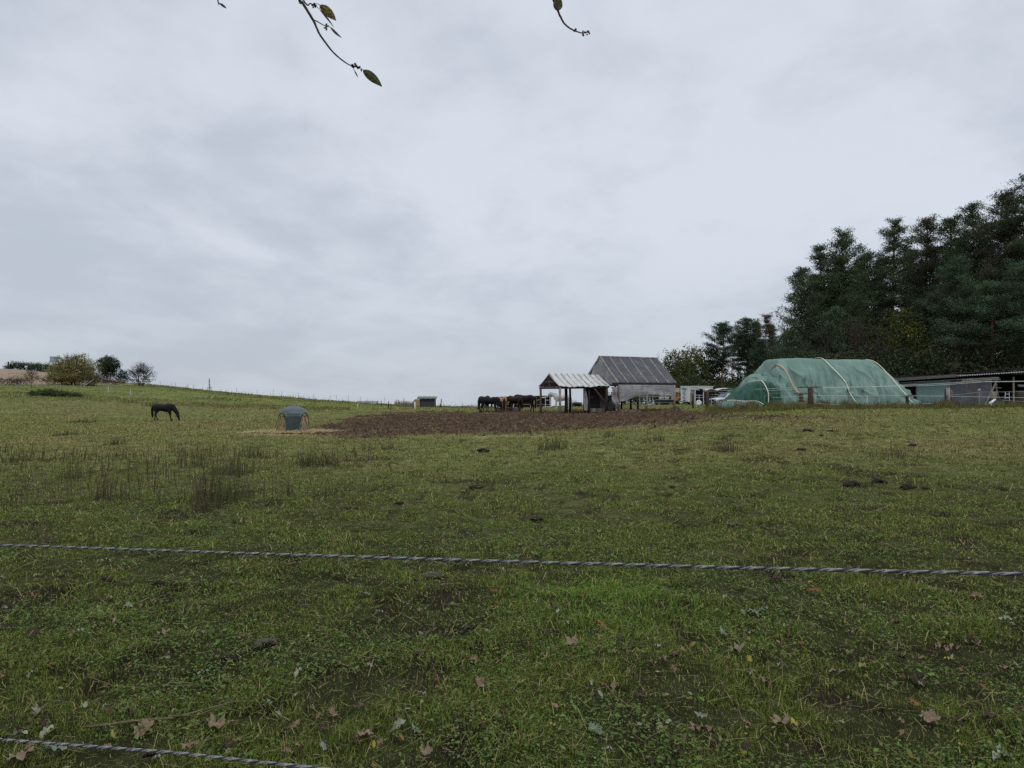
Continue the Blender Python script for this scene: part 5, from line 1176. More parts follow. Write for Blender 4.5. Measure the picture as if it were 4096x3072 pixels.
# vee shaped hay rack carrying two long pale beams
p0 = pt(3922, 1640, 50); vr = empty('timber_rack', (p0.x, 50, h(p0.x, 50)), rs + .12, 'v-shaped timber rack carrying two long pale beams', 'rack')
MB().bar((-.02, 0, 0), (-.95, 0, 1.95), .10, .10).build('leg', M_WOOD, vr); MB().bar((.12, 0, 0), (.98, 0, 2.05), .12, .10).build('leg', M_WOODL, vr); MB().bar((-.1, .5, .5), (-.55, .5, 2.0), .06, .08).build('leg', M_WOOD, vr)
MB().bar((-1.15, -.1, 1.98), (1.15, -.1, 2.10), .12, .07).build('beam', M_WOODL, vr); MB().bar((-1.05, .25, 2.1), (1.1, .25, 2.22), .12, .07).build('beam', M_WOODL, vr)
# ---------------------------------------------------------------- fences
def polyline(pts, n=14, sag=.03):
    out = []
    for a, b in zip(pts[:-1], pts[1:]):
        for i in range(n): t = i / n; p = a.lerp(b, t); p.z -= sag * 4 * t * (1 - t); out.append(p)
    return out + [pts[-1]]
def rel(r, v): return Vector(v) - Vector(r.location)
f1 = foot(3240, 48.5); fe = empty('wire_fence', f1, 0, 'white wire fence on rough posts before the green heaps and the sheds', 'fence')
def fpost(px, ytop, yb, d, wpx, m, cap=None, tilt=0):
    b = foot(px, d); top = pt(px, ytop, d).z; w = wpx / FP * d
    mb = MB(); c = rel(fe, (b.x, d, 0)); mb.tube([(c.x, c.y, b.z - .2 - f1.z), (c.x + w * .06, c.y, (b.z + top) / 2 - f1.z), (c.x, c.y, top - f1.z)], [w * .54, w * .5, w * .5], 9, wob=.10)
    po = mb.build('post', m, fe, smooth=True)
    if cap:
        x0, x1, yc, m2 = cap; a = rel(fe, pt(x0, yc + 1, d)); b_ = rel(fe, pt(x1, yc, d)); MB().bar(a, b_, .18, .11).build('cap_board', M_WOOD, po)
fpost(3241, 1550, 1643, 47.5, 21, M_WOODR, (3193, 3289, 1549, M_WOODL))
fpost(3204, 1574, 1625, 52, 18, M_WOODR, (3176, 3232, 1574, M_WOOD))
fpost(3628, 1584, 1634, 50.5, 12, M_WOODD, (3603, 3646, 1582, M_WOODL))
fpost(3792, 1552, 1640, 50, 14, M_WOODL, (3778, 3814, 1583, M_WOODL)); fpost(3781, 1556, 1612, 50.4, 6, M_WOODD); fpost(3806, 1560, 1637, 50.4, 7, M_WOOD)
fpost(2829, 1566, 1631, 60, 15, M_WOODR, (2812, 2873, 1564, M_WOODL))
fpost(2771, 1575, 1636, 63, 7.5, M_WOODR)
fpost(3020, 1566, 1614, 56, 8, M_WOODL)
fpost(4200, 1520, 1650, 44, 16, M_WOODR)
for px, yt, yb, d in ((3469, 1580, 1640, 49), (2846, 1592, 1628, 61), (2883, 1606, 1632, 58)):
    b = foot(px, d); c = rel(fe, (b.x, d, 0)); top = pt(px, yt, d).z - f1.z; mb = MB(); mb.tube([(c.x, c.y, b.z - f1.z - .1), (c.x, c.y, top)], .022, 6); mb.build('plastic_stake', M_WHITE, fe)
WIR = [
 [(2873, 1563, 60), (3193, 1549, 47.5), (3700, 1543, 47), (3950, 1526, 48), (4300, 1519, 44)],
 [(2873, 1571, 60), (3289, 1551, 47.5), (3500, 1546, 48), (3870, 1528, 49), (4300, 1522, 44)],
 [(2840, 1578, 60), (3020, 1576, 56), (3231, 1566, 47.5), (3628, 1582, 50.5), (3790, 1582, 50), (3920, 1568, 49), (4300, 1562, 44)],
 [(2840, 1588, 60), (3020, 1592, 56), (3252, 1582, 47.5), (3640, 1583, 50.5), (3790, 1585, 50), (4300, 1592, 44)],
 [(2771, 1606, 63), (3020, 1608, 56), (3231, 1595, 47.5), (3628, 1590, 50.5)],
 [(2836, 1607, 60), (3020, 1611, 56), (3241, 1612, 47.5), (3469, 1624, 49), (3628, 1630, 50), (3930, 1636, 49), (4300, 1643, 44)],
 [(3690, 1613.5, 49), (3783, 1611, 49.6)], [(2873, 1575, 60), (3025, 1583, 57)], [(4010, 1602, 45), (4300, 1610, 44)]]
for i, w_ in enumerate(WIR):
    pts = polyline([rel(fe, pt(*q)) for q in w_], 10, .02); mb = MB(); mb.tube(pts, .011 if i < 4 else .009, 4, cap=False); mb.build('wire', M_WIRE if i in (0, 1, 3, 5, 6) else M_WIREG, fe)
# hill fences
f2 = foot(433, 100); hf = empty('hill_fence', f2, 0, 'light electric fence with white stakes across the green hillside', 'fence')
for px, yt, d in ((433, 1530, 100), (523, 1533, 98), (30, 1535, 97), (148, 1530, 98), (65, 1533, 97), (240, 1527, 100)):
    b = foot(px, d); c = Vector((b.x, d, b.z)) - f2; mb = MB(); mb.tube([(c.x, c.y, c.z - .1), (c.x, c.y, c.z + .8)], .035 if px > 400 else .02, 6); mb.build('stake', M_WHITE if px > 400 else M_WIREG, hf)
for z in (.35, .72):
    pts = [Vector((foot(px, 99).x, 99, foot(px, 99).z + z)) - f2 for px in range(0, 900, 45)]; mb = MB(); mb.tube(pts, .009, 3, cap=False); mb.build('wire', M_WIREG, hf)
f3 = foot(324, 106); hr_ = empty('rail_fence', f3, 0, 'broken grey post and rail fence beside the autumn bush', 'fence')
for px, d, hh_ in ((324, 106, .75), (293, 107, .55), (348, 112, 1.3), (408, 115, 1.5)):
    c = foot(px, d) - f3; MB().tube([(c.x, c.y, c.z - .1), (c.x, c.y, c.z + hh_)], .06, 6).build('post', M_WOODL, hr_)
for a, b_ in (((330, 106, .1), (378, 110, 1.25)), ((378, 110, 1.2), (408, 115, 1.0)), ((408, 115, 1.15), (500, 118, .7)), ((324, 106, .4), (352, 108, .9)), ((500, 118, .7), (585, 117, .6))):
    A_ = foot(a[0], a[1]) + Vector((0, 0, a[2])) - f3; B_ = foot(b_[0], b_[1]) + Vector((0, 0, b_[2])) - f3; MB().tube([A_, A_.lerp(B_, .5) + Vector((0, 0, -.05)), B_], .045, 5).build('rail', M_WOODL, hr_)
# crest fence with thin posts
f4 = foot(1000, 126); cf = empty('crest_fence', f4, 0, 'thin wire fence with spindly stakes along the skyline of the hill', 'fence')
cp_ = [640, 700, 745, 775, 810, 840, 885, 945, 975, 1030, 1082, 1092, 1126, 1195, 1255, 1320, 1345, 1395, 1440, 1462, 1490, 1510, 1540, 1585]
for px in cp_:
    d = 124 + random.uniform(-2, 2); c = foot(px, d) - f4; l = random.uniform(.6, 1.25); tx = random.uniform(-.12, .12)
    MB().tube([(c.x, c.y, c.z - .1), (c.x + tx * l, c.y, c.z + l)], .025, 5).build('stake', M_WOOD, cf)
for z in (.5, .9):
    pts = [Vector((foot(px, 125).x, 125, foot(px, 125).z + z + .04 * math.sin(px))) - f4 for px in range(560, 1640, 40)]; MB().tube(pts, .007, 3, cap=False).build('wire', M_WIREG, cf)
b = foot(837, 135); mb = MB(); mb.box((0, 0, 1.1), (.1, .1, 2.4)); 
for z in (.6, 1.2, 1.7): mb.box((0, 0, z), (.5 if z < 1 else .32, .06, .07))
mb.bar((.35, 0, -.3), (.35, 0, .8), .07).bar((-.3, 0, -.3), (-.3, 0, .6), .06); tag(mb.build('skyline_mast', M_WOODD, loc=b), 'dark mast with short crossbars, tallest thing on the hill skyline', 'mast')
# single stout posts round the small shed
for i, (px, yt, yb, m_, r_, lb) in enumerate([
  (1527, 1603, 1626, M_WOODD, .045, 'dark thin post nearest the pallet barrier'), (1553, 1605, 1636, M_WOODD, .06, 'dark post with a notched top standing second from the pallet barrier'),
  (1594, 1598, 1618, M_WOOD, .05, 'lone dark post halfway from pallets to shed'), (1613, 1592, 1619, M_WOOD, .055, 'tall dark leaning post before the straw bale'), (1618, 1605, 1618, M_RUST, .055, 'short reddish post beside the tall leaning one'),
  (1763, 1596, 1621, M_WOODR, .09, 'stout leaning brown post right of the small dark shed'), (1660, 1607, 1642, M_WHITE, .085, 'whitish birch post in front of the small dark shed'), (1666, 1602, 1624, M_WHITE, .035, 'thin white stake touching the birch post'), (1563, 1618, 1642, M_WOODD, .04, 'stub of a dark post low in the green strip'), (1430, 1614, 1636, M_WHITE, .03, 'thin pale stake left of the pallet barrier'), (1181, 1590, 1620, mat('pale_green_stake', (.25, .3, .2)), .035, 'thin pale green stake rising behind the hay feeder')]):
    b = gpt(px, yb, 50, 140) if yb > 1622 else foot(px, 118)
    if b.y > 139: b = foot(px, 110)
    top = pt(px, yt, b.y).z; tl = random.uniform(-.08, .08) if 'leaning' not in lb else .12
    mb = MB(); mb.tube([(0, 0, -.15), (tl * .5, 0, (top - b.z) / 2), (tl, 0, top - b.z)], [r_ * 1.15, r_, r_ * .8], 7, wob=.25); tag(mb.build('fence_post', m_, loc=b, smooth=True), lb, 'post', 'old posts on the crest by the small shed')
# ---------------------------------------------------------------- rope strands of the near fence
def rope(name, keys, rad, label, lay=.05):
    P = [pt(*k) for k in keys]; n = 900; T = np.linspace(0, 1, n)
    s_ = np.linspace(0, 1, len(P)); X = np.interp(T, s_, [p.x for p in P]); Y = np.interp(T, s_, [p.y for p in P]); Z = np.interp(T, s_, [p.z for p in P])
    k = 41; w = np.hanning(k); w /= w.sum()
    def sm(a): return np.convolve(np.pad(a, k // 2, mode='reflect', reflect_type='odd'), w, mode='valid')
    C = np.stack([sm(X), sm(Y), sm(Z)], 1); seg = np.r_[0, np.cumsum(np.linalg.norm(np.diff(C, axis=0), axis=1))]; Ltot = seg[-1]
    N_ = int(Ltot / lay * 14); t = np.linspace(0, Ltot, N_); C = np.stack([np.interp(t, seg, C[:, i]) for i in range(3)], 1)
    d = np.gradient(C, axis=0); d /= np.linalg.norm(d, axis=1)[:, None]; up = np.array([0, 0, 1.]); a = np.cross(d, up); a /= np.linalg.norm(a, axis=1)[:, None]; b = np.cross(a, d)
    root = empty(name, C[0], 0, label, 'rope')
    ms = [mat('rope_grey', (.26, .26, .25), (.12, .12, .12), 90, .9, .5, 400), mat('rope_dark', (.03, .03, .033), (.07, .07, .07), 80, .9, .5, 400), mat('rope_pale', (.36, .36, .34), (.16, .16, .16), 90, .9, .5, 400)]  # strand colours, the dark one deepened to paint in the rope's shading
    for k_ in range(3):
        ph = 2 * math.pi * (t / lay) + k_ * 2 * math.pi / 3
        S = C + (a * np.cos(ph)[:, None] + b * np.sin(ph)[:, None]) * rad * .5; e = np.gradient(S, axis=0); e /= np.linalg.norm(e, axis=1)[:, None]
        u = np.cross(e, up); u /= np.linalg.norm(u, axis=1)[:, None]; v = np.cross(u, e); m = 8; q = np.arange(m) * 2 * math.pi / m
        V = S[:, None] + (u[:, None] * np.cos(q)[None, :, None] + v[:, None] * np.sin(q)[None, :, None]) * rad * .58
        V = V.reshape(-1, 3) - C[0]; i0 = (np.arange(N_ - 1)[:, None] * m + np.arange(m)[None]); i1 = (np.arange(N_ - 1)[:, None] * m + (np.arange(m)[None] + 1) % m)
        F = np.stack([i0, i1, i1 + m, i0 + m], -1).reshape(-1)
        npmesh('strand', V, F, np.full((N_ - 1) * m, 4), ms[k_], parent=root, smooth=True)
rope('upper_fence_rope', [(-6000, 2120, 3.1), (-1400, 2135, 2.85), (0, 2178, 2.45), (1000, 2212, 2.15), (2000, 2243, 1.88), (3000, 2270, 1.65), (4096, 2294, 1.45), (5200, 2312, 1.3), (12000, 2420, 1.1)], .0040, 'upper twisted grey fence rope crossing the whole view', .055)
rope('lower_fence_rope', [(-900, 2880, 2.05), (0, 2948, 1.8), (700, 3000, 1.62), (1375, 3073, 1.5), (2600, 3230, 1.35), (5600, 3620, 1.2), (11000, 4000, 1.1)], .0036, 'lower twisted fence rope cutting across the bottom corner', .045)
# ---------------------------------------------------------------- overhanging cherry tree (trunk stands behind the camera)
tr_ = empty('cherry_tree', (-2.6, -2.2, 0), 0, 'cherry tree whose drooping twigs and last leaves hang in from above', 'tree')
O3 = Vector((-2.6, -2.2, 0))
def rp(v): return Vector(v) - O3
mb = MB(); mb.tube([rp((-2.6, -2.2, -.2)), rp((-2.55, -2.1, 1.5)), rp((-2.3, -1.8, 3.0)), rp((-1.6, -1.0, 4.2)), rp((-.9, .1, 4.8)), rp((-.5, 1.0, 4.6))], [.2, .17, .14, .09, .05, .03], 10, wob=.06)
mb.tube([rp((-2.3, -1.8, 3.0)), rp((-3.0, -1.8, 4.6)), rp((-3.6, -1.5, 6.2))], [.12, .08, .03], 8); mb.tube([rp((-1.6, -1.0, 4.2)), rp((-.2, -1.4, 5.4)), rp((1.2, -1.3, 6.4))], [.09, .06, .02], 8)
mb.build('trunk', M_BARK, tr_, smooth=True)
C_ = []
for i in range(150):
    v = rand_dirs(1)[0] * random.random() ** .4; C_.append((v[0] * 3.6 + 1.7, v[1] * 2.4 + 1.3, 6.4 + v[2] * 1.5))
C_ = np.array(C_); k = (C_[:, 2] + 0) > (EYE + .62 * (C_[:, 1] - 2.2) + .9); foliage('crown', C_[k], np.full(int(k.sum()), .7), 22, .10, .06, [(.06, .07, .025), (.12, .09, .03)], tr_, flat=.8, quad=True)
DB = 2.5
def bp_(x, y, d=DB): return rp(pt(x, y, d))
def twig(pts, r0, r1, name='twig', n=40):
    P = [bp_(*p) for p in pts]; t = np.linspace(0, 1, n); s_ = np.linspace(0, 1, len(P)); out = []
    for q in t: f = q * (len(P) - 1); i = min(int(f), len(P) - 2); g = f - i; p0 = P[max(i - 1, 0)]; p1 = P[i]; p2 = P[i + 1]; p3 = P[min(i + 2, len(P) - 1)]; out.append(.5 * ((2 * p1) + (p2 - p0) * g + (2 * p0 - 5 * p1 + 4 * p2 - p3) * g * g + (3 * p1 - p0 - 3 * p2 + p3) * g ** 3))
    mb = MB(); mb.tube(out, [r0 + (r1 - r0) * q for q in t], 7, wob=.25); return mb.build(name, M_TWIG, tr_, smooth=True), out
def buds(parent, at, n, sp_=.006):
    mb = MB()
    for i in range(n):
        p = at + Vector([random.uniform(-sp_, sp_) for _ in range(3)]); d = Vector([random.uniform(-1, 1) for _ in range(3)]).normalized() * .009; mb.tube([p, p + d * .6, p + d], [.0022, .003, .0008], 5)
    mb.build('bud_cluster', M_TWIG, parent)
tw1, o1 = twig([(980, -900, 2.1), (1080, -420, 2.3), (1205, 0), (1242, 62), (1248, 75), (1285, 140), (1330, 212), (1388, 256 - 20), (1392, 248)], .0045, .0016) if False else twig([(900, -1700, 1.6), (1060, -700, 2.1), (1180, -60), (1205, 0), (1240, 58), (1252, 80), (1272, 125), (1300, 165), (1330, 202), (1362, 230), (1395, 252), (1420, 258), (1438, 263)], .006, .0014, n=90)
tw2, o2 = twig([(1247, 68), (1268, 78), (1285, 88), (1303, 96)], .0022, .0014, n=14)
tw3, o3 = twig([(1000, -900, 2.2), (1120, -200), (1210, -8), (1235, 2), (1252, 8)], .004, .0015, n=30)
tw4, o4 = twig([(1900, -1500, 1.8), (2080, -500, 2.3), (2190, -90), (2235, 36), (2243, 55), (2256, 80), (2272, 96), (2290, 108), (2315, 118), (2332, 122), (2352, 118)], .005, .0016, n=70)
tw5, o5 = twig([(760, -900, 2.1), (830, -200), (862, -12), (868, 1)], .004, .0015, n=24)
for t_, p_, n_ in ((tw1, o1[78], 6), (tw1, o1[82], 6), (tw1, o1[86], 4), (tw2, o2[-1], 6), (tw3, o3[-1], 6), (tw3, o3[-3], 5), (tw4, o4[52], 4), (tw4, o4[63], 5), (tw4, o4[-1], 4)): buds(t_, p_, n_)
M_CH = []
for nm, c1, c2 in (('green_brown_leaf', (.10, .11, .03), (.05, .045, .02)), ('yellow_mottled_leaf', (.22, .17, .03), (.07, .05, .025)), ('dull_green_leaf', (.06, .075, .06), (.04, .055, .045))): M_CH.append(mat(nm, c1, c2, 130, .55, .3, 300, trans=.35, edge=(.45, .55)))
def hleaf(base, tip, width, m, curl=.15, parent=tr_, edge_on=1.0, stem=None, toothy=.04, tipq=.5):
    B_ = bp_(*base); T_ = bp_(*tip); ax = T_ - B_; L_ = ax.length; ax.normalize(); view = (pt(base[0], base[1], DB) - Vector((0, 0, EYE))).normalized(); side = ax.cross(view).normalized(); nrm = side.cross(ax)
    mb = MB(); nu, nv = 30, 8
    def fn(u, v):
        s = (v - .5) * 2; w = math.sin(math.pi * min(1, u ** .8)) ** .8 * (1 - .25 * u) * width * .5 * (1 + toothy * math.sin(u * 130)); 
        if u > .97: w *= (1 - u) / .03
        return B_ + ax * (u * L_) + side * (s * w * edge_on + curl * .12 * L_ * math.sin(u * 3)) + nrm * (abs(s) * w * (.35 + (1 - edge_on)) + .02 * math.sin(u * 9 + s * 2) * L_ + .005 * math.sin(u * 60) * abs(s) * L_)
    mb.grid(fn, nu, nv); lf = mb.build('leaf', m, parent, smooth=True)
    if stem: 
        P = [bp_(*q) for q in stem]; m2 = MB(); m2.tube(P, .0011, 5); m2.build('leaf_stalk', M_TWIG, lf)
hleaf((1448, 271), (1526, 340), .033, M_CH[0], stem=[(1436, 263), (1442, 267), (1449, 272)])
hleaf((1273, 7), (1340, 72), .034, M_CH[1], stem=[(1252, 6), (1262, 3), (1274, 8)])
hleaf((1272, 25), (1332, 102), .012, M_CH[2], edge_on=.6, stem=[(1254, 12), (1264, 18), (1273, 26)])
hleaf((1315, 97), (1364, 142), .014, M_CH[2], edge_on=.7, curl=-.3, stem=[(1303, 96), (1309, 96), (1316, 98)])
hleaf((1413, 273), (1428, 304), .009, M_CH[2], edge_on=.6, stem=[(1407, 258), (1409, 266), (1414, 274)])
hleaf((2234, 32), (2232, -45), .037, M_CH[0], curl=.05)
hleaf((868, 0), (898, 23), .014, M_CH[2], edge_on=.7)
# ---------------------------------------------------------------- fallen leaves
def leaf_mesh(kind):
    mb = MB(); N_ = 48; CRV = random.uniform(-.6, .7)
    def rad(a):
        if kind == 'maple': return .5 * (.68 + .32 * abs(math.cos(a * 2.5)) ** .7) * (1 + .12 * math.sin(a * 13)) * (.75 if abs(a) > 2.6 else 1)
        if kind == 'oak': return .5 * math.sqrt(1 / ((math.cos(a) / 1.0) ** 2 + (math.sin(a) / .5) ** 2)) * (1 + .2 * math.sin(a * 11))
        return .5 * math.sqrt(1 / ((math.cos(a)) ** 2 + (math.sin(a) / .48) ** 2)) * (1 - .05 * abs(math.sin(a * 2)))
    vs = [(0, 0, .03)]; fs = []
    for ring in (.5, 1.0):
        for i in range(N_):
            a = -math.pi + 2 * math.pi * i / N_; r = rad(a) * ring; x, y = r * math.cos(a), r * math.sin(a)
            cu = .55 if kind == 'oval' else .35
            vs.append((x, y, .03 + cu * 1.3 * abs(y) ** 1.3 * (1.3 if ring == 1 else 1) + CRV * x * x + .10 * math.sin(a * 5 + ring * 2 + CRV * 9) * ring + random.uniform(-.03, .03)))
    for i in range(N_): j = (i + 1) % N_; fs.append([0, 1 + i, 1 + j]); fs.append([1 + i, 1 + N_ + i, 1 + N_ + j, 1 + j])
    mb.add(vs, fs); mb.tube([(-.48, 0, .1), (-.62, .02, .05), (-.85, .05, .02)], [.012, .01, .008], 4); return mb
LEAFK = {
 'pale': ('oval', mat('pale_underside', (.27, .28, .20), (.19, .20, .13), 18, .7, .3, 60), 'pale grey green underside of a curled oval fallen leaf lying in the grass'),
 'palemaple': ('oak', mat('silver_lobed', (.19, .22, .16), (.12, .15, .105), 15, .7, .3, 60), 'silvery green lobed fallen leaf resting on the grass'),
 'pink': ('oak', mat('dry_pinkish', (.23, .16, .10), (.12, .08, .05), 12, .8, .4, 60), 'dry pinkish brown lobed fallen leaf lying in the grass'),
 'pinkmaple': ('maple', mat('dry_tan', (.25, .19, .12), (.13, .095, .06), 12, .8, .4, 60), 'crumpled tan maple leaf lying in the grass'),
 'brown': ('maple', mat('wet_brown', (.055, .025, .015), (.03, .016, .012), 12, .6, .4, 60), 'dark wet brown fallen leaf sunk in the grass'),
 'yellow': ('oval', mat('yellow_leaf', (.33, .25, .035), (.2, .17, .04), 15, .6, .3, 60), 'small bright yellow fallen leaf in the grass'),
 'orange': ('oak', mat('orange_leaf', (.2, .085, .025), (.13, .06, .022), 15, .6, .3, 60), 'rusty orange fallen leaf in the grass')}
lfp = {}
def put_leaf(px, py, kind, wpx, rz=None, tilt=None):
    b = gpt(px, py); sh_, m, lb = LEAFK[kind]; size = min(.15, .95 * wpx / FP * math.hypot(b.y, 1.6))
    key = (kind, random.randint(0, 2))
    if key not in lfp: lfp[key] = leaf_mesh(sh_).build('leaf_shape', m, smooth=True); o = lfp[key]; o.name = 'fallen_leaf'; o.data.name = 'fallen_leaf'
    else: o = lfp[key].copy(); COL.objects.link(o)
    o.location = b + Vector((0, 0, .022 + random.uniform(0, .02))); o.rotation_euler = (random.uniform(-.5, .5) if tilt is None else tilt, random.uniform(-.35, .35), random.uniform(0, 6.28) if rz is None else rz)
    o.scale = (size, size * random.uniform(.75, 1.1), size); tag(o, lb, 'leaf', {'pale': 'pale oval fallen leaves', 'palemaple': 'silvery lobed fallen leaves', 'pink': 'pinkish dry fallen leaves', 'pinkmaple': 'tan maple leaves', 'brown': 'dark brown fallen leaves', 'yellow': 'yellow fallen leaves', 'orange': 'orange fallen leaves'}[kind])
LP = [(27, 2448, 'pale', 30), (330, 2543, 'pale', 38), (135, 2705, 'pale', 44), (400, 2517, 'pink', 45), (140, 2552, 'brown', 45), (662, 2552, 'pinkmaple', 48), (822, 2545, 'pale', 34), (975, 2562, 'pink', 40), (920, 2697, 'yellow', 30), (150, 2406, 'orange', 40), (522, 2281, 'yellow', 20), (430, 2249, 'pale', 36), (965, 2286, 'pale', 34), (517, 2431, 'pale', 44), (620, 2419, 'pink', 38),
 (1525, 2467, 'pale', 36), (1620, 2433, 'palemaple', 40), (1680, 2455, 'pink', 30), (1533, 2414, 'yellow', 24), (1980, 2440, 'orange', 34), (2010, 2287, 'pale', 26), (2215, 2447, 'brown', 44), (2238, 2458, 'pale', 44), (2265, 2503, 'palemaple', 40), (2400, 2506, 'orange', 42), (2447, 2545, 'yellow', 16), (1935, 2512, 'yellow', 30), (1675, 2645, 'brown', 44), (1628, 2624, 'yellow', 20), (1895, 2652, 'pink', 50), (1983, 2616, 'yellow', 24), (1745, 2738, 'orange', 30), (1925, 2755, 'pink', 74), (1598, 2912, 'pale', 74), (1665, 2940, 'palemaple', 50), (1465, 2970, 'pinkmaple', 70), (1530, 2980, 'pink', 50), (1940, 2908, 'yellow', 40), (2365, 2745, 'pale', 40), (2455, 2755, 'pink', 60), (2560, 2800, 'brown', 50), (2210, 2925, 'yellow', 46), (2380, 2930, 'palemaple', 60), (1705, 3030, 'pinkmaple', 50), (2090, 2745, 'yellow', 22), (2290, 2590, 'pinkmaple', 60), (1880, 2535, 'brown', 44),
 (2896, 2403, 'pale', 34), (3010, 2463, 'palemaple', 46), (3050, 2455, 'palemaple', 50), (2970, 2460, 'palemaple', 34), (2888, 2545, 'palemaple', 50), (2628, 2603, 'pale', 44), (2945, 2615, 'pinkmaple', 60), (2990, 2650, 'yellow', 46), (3243, 2350, 'yellow', 48), (3250, 2378, 'orange', 42), (3100, 2329, 'brown', 44), (3600, 2317, 'pale', 52), (3900, 2396, 'pink', 52), (3800, 2384, 'palemaple', 22), (3460, 2378, 'pinkmaple', 24), (3245, 2510, 'pink', 38), (3260, 2558, 'pink', 32), (3395, 2552, 'pinkmaple', 26), (4012, 2492, 'pale', 44), (3760, 2615, 'pink', 60), (3810, 2610, 'pinkmaple', 60), (3885, 2590, 'pinkmaple', 66), (3785, 2660, 'yellow', 36), (3330, 2705, 'pinkmaple', 40), (3363, 2702, 'palemaple', 44), (3445, 2682, 'yellow', 56), (3543, 2690, 'brown', 34), (3660, 2740, 'brown', 60), (3645, 2833, 'orange', 52), (3712, 2895, 'pinkmaple', 76), (3595, 2900, 'pink', 40), (3715, 2862, 'palemaple', 30), (3830, 2905, 'brown', 50), (3945, 2885, 'brown', 46), (2800, 2935, 'pink', 90), (3120, 2910, 'pinkmaple', 70), (3170, 2922, 'yellow', 50), (2800, 2892, 'palemaple', 50), (2620, 2895, 'pale', 40), (2670, 2898, 'pale', 34), (3995, 3045, 'pale', 90), (4010, 2700, 'pink', 50), (3840, 3000, 'yellow', 36), (3600, 2950, 'pink', 40), (2650, 2655, 'pinkmaple', 44), (2610, 2670, 'pink', 40), (2696, 2640, 'brown', 36), (2700, 3020, 'brown', 60),
 (90, 2960, 'pale', 60), (200, 2950, 'pale', 60), (160, 2855, 'pale', 60), (350, 2845, 'pale', 50), (435, 2840, 'pale', 34), (100, 3045, 'pinkmaple', 80), (245, 3015, 'palemaple', 80), (440, 3010, 'pink', 40), (600, 3050, 'brown', 60), (590, 2935, 'pinkmaple', 80), (870, 2920, 'pinkmaple', 80), (940, 2915, 'pink', 50), (770, 3005, 'pink', 60), (1185, 2915, 'pink', 50), (1255, 2910, 'pink', 40), (1340, 2875, 'pink', 44), (1200, 2708, 'pale', 56), (1120, 2865, 'pale', 34), (1082, 2832, 'palemaple', 40), (925, 3000, 'brown', 50), (955, 2985, 'pink', 34), (705, 2870, 'pale', 24), (530, 2875, 'brown', 40), (20, 2990, 'brown', 50), (460, 2965, 'yellow', 40), (1290, 2930, 'brown', 40), (640, 3060, 'pale', 40), (15, 2725, 'pink', 40), (820, 2710, 'palemaple', 40), (1190, 3005, 'pinkmaple', 30)]
for x, y, kd, w in LP: put_leaf(x, y, kd, w)
for i in range(110):
    y = 2260 + 790 * random.random() ** .9; kd = random.choice(['pale', 'pink', 'pink', 'brown', 'brown', 'brown', 'brown', 'pinkmaple', 'palemaple', 'orange']); put_leaf(random.uniform(-80, 4180), y, kd, random.uniform(14, 30) * (y / 2400) ** 2)
for x, y in ((2603, 2030), (2078, 2195), (3540, 2190), (1160, 2110), (1795, 2105), (2350, 1890), (2760, 2190), (1700, 2190), (3070, 1890)): put_leaf(x, y, random.choice(['pale', 'pinkmaple']), 22)
# fallen dead branch near the bottom
b = gpt(640, 2905); mb = MB(); P = [gpt(x, y) + Vector((0, 0, .04)) - b for x, y in ((340, 2935), (430, 2925), (540, 2912), (700, 2898), (800, 2872), (930, 2832), (1010, 2829))]; mb.tube(P, [.004, .006, .007, .007, .005, .004, .002], 6, wob=.2)
P = [gpt(x, y) + Vector((0, 0, .05)) - b for x, y in ((700, 2898), (800, 2896), (900, 2850))]; mb.tube(P, [.005, .004, .002], 5); tag(mb.build('dead_branch', mat('dead_branch_bark', (.13, .10, .055), (.08, .06, .035), 20), loc=b, smooth=True), 'thin dead brown branch lying in the grass above the lower rope', 'branch')
# ---------------------------------------------------------------- dung and divots
DG = [(2145, 2085, 60, 'black dung heap, left of a close pair in mid field'), (2152, 2115, 50, 'small black dung ball just in front of the heap in mid field'), (3405, 1948, 95, 'widest brown dung heap on the right of the field'), (3512, 1936, 70, 'brown dung heap between the widest one and the pair beyond'), (3630, 1955, 60, 'flat dung patch right of the brown heaps'), (3700, 1957, 36, 'round dark dung ball at the end of the row'), (530, 1853, 26, 'small dark dung heap between the weed clumps'), (3320, 1728, 34, 'dung heap far up the right field'), (3230, 1728, 50, 'flat brown dung smear far up the right field'), (3205, 1802, 40, 'dark dung heap before the tarp mounds'), (3280, 1745, 26, 'small dung heap between two far ones'), (2690, 1952, 34, 'small dark dung heap in the centre right grass'), (1902, 1955, 60, 'flat reddish dung patch left of centre'), (1930, 1810, 60, 'reddish dung smear below the mud'), (1600, 2020, 50, 'thin dark dung patch left of the centre line'), (640, 2338, 60, 'dark hoof-churned clod below the upper rope'), (430, 2330, 70, 'long dark clod left of the churned one'), (930, 2640, 90, 'dark earth clod in the grass, lower left'), (1065, 2585, 120, 'long grey brown earth divot lower left'), (1740, 2310, 90, 'grey earth divot just below the upper rope'), (2940, 2105, 60, 'grey dirt patch right of the centre'), (3650, 1785, 36, 'far dark dung heap at the right')]
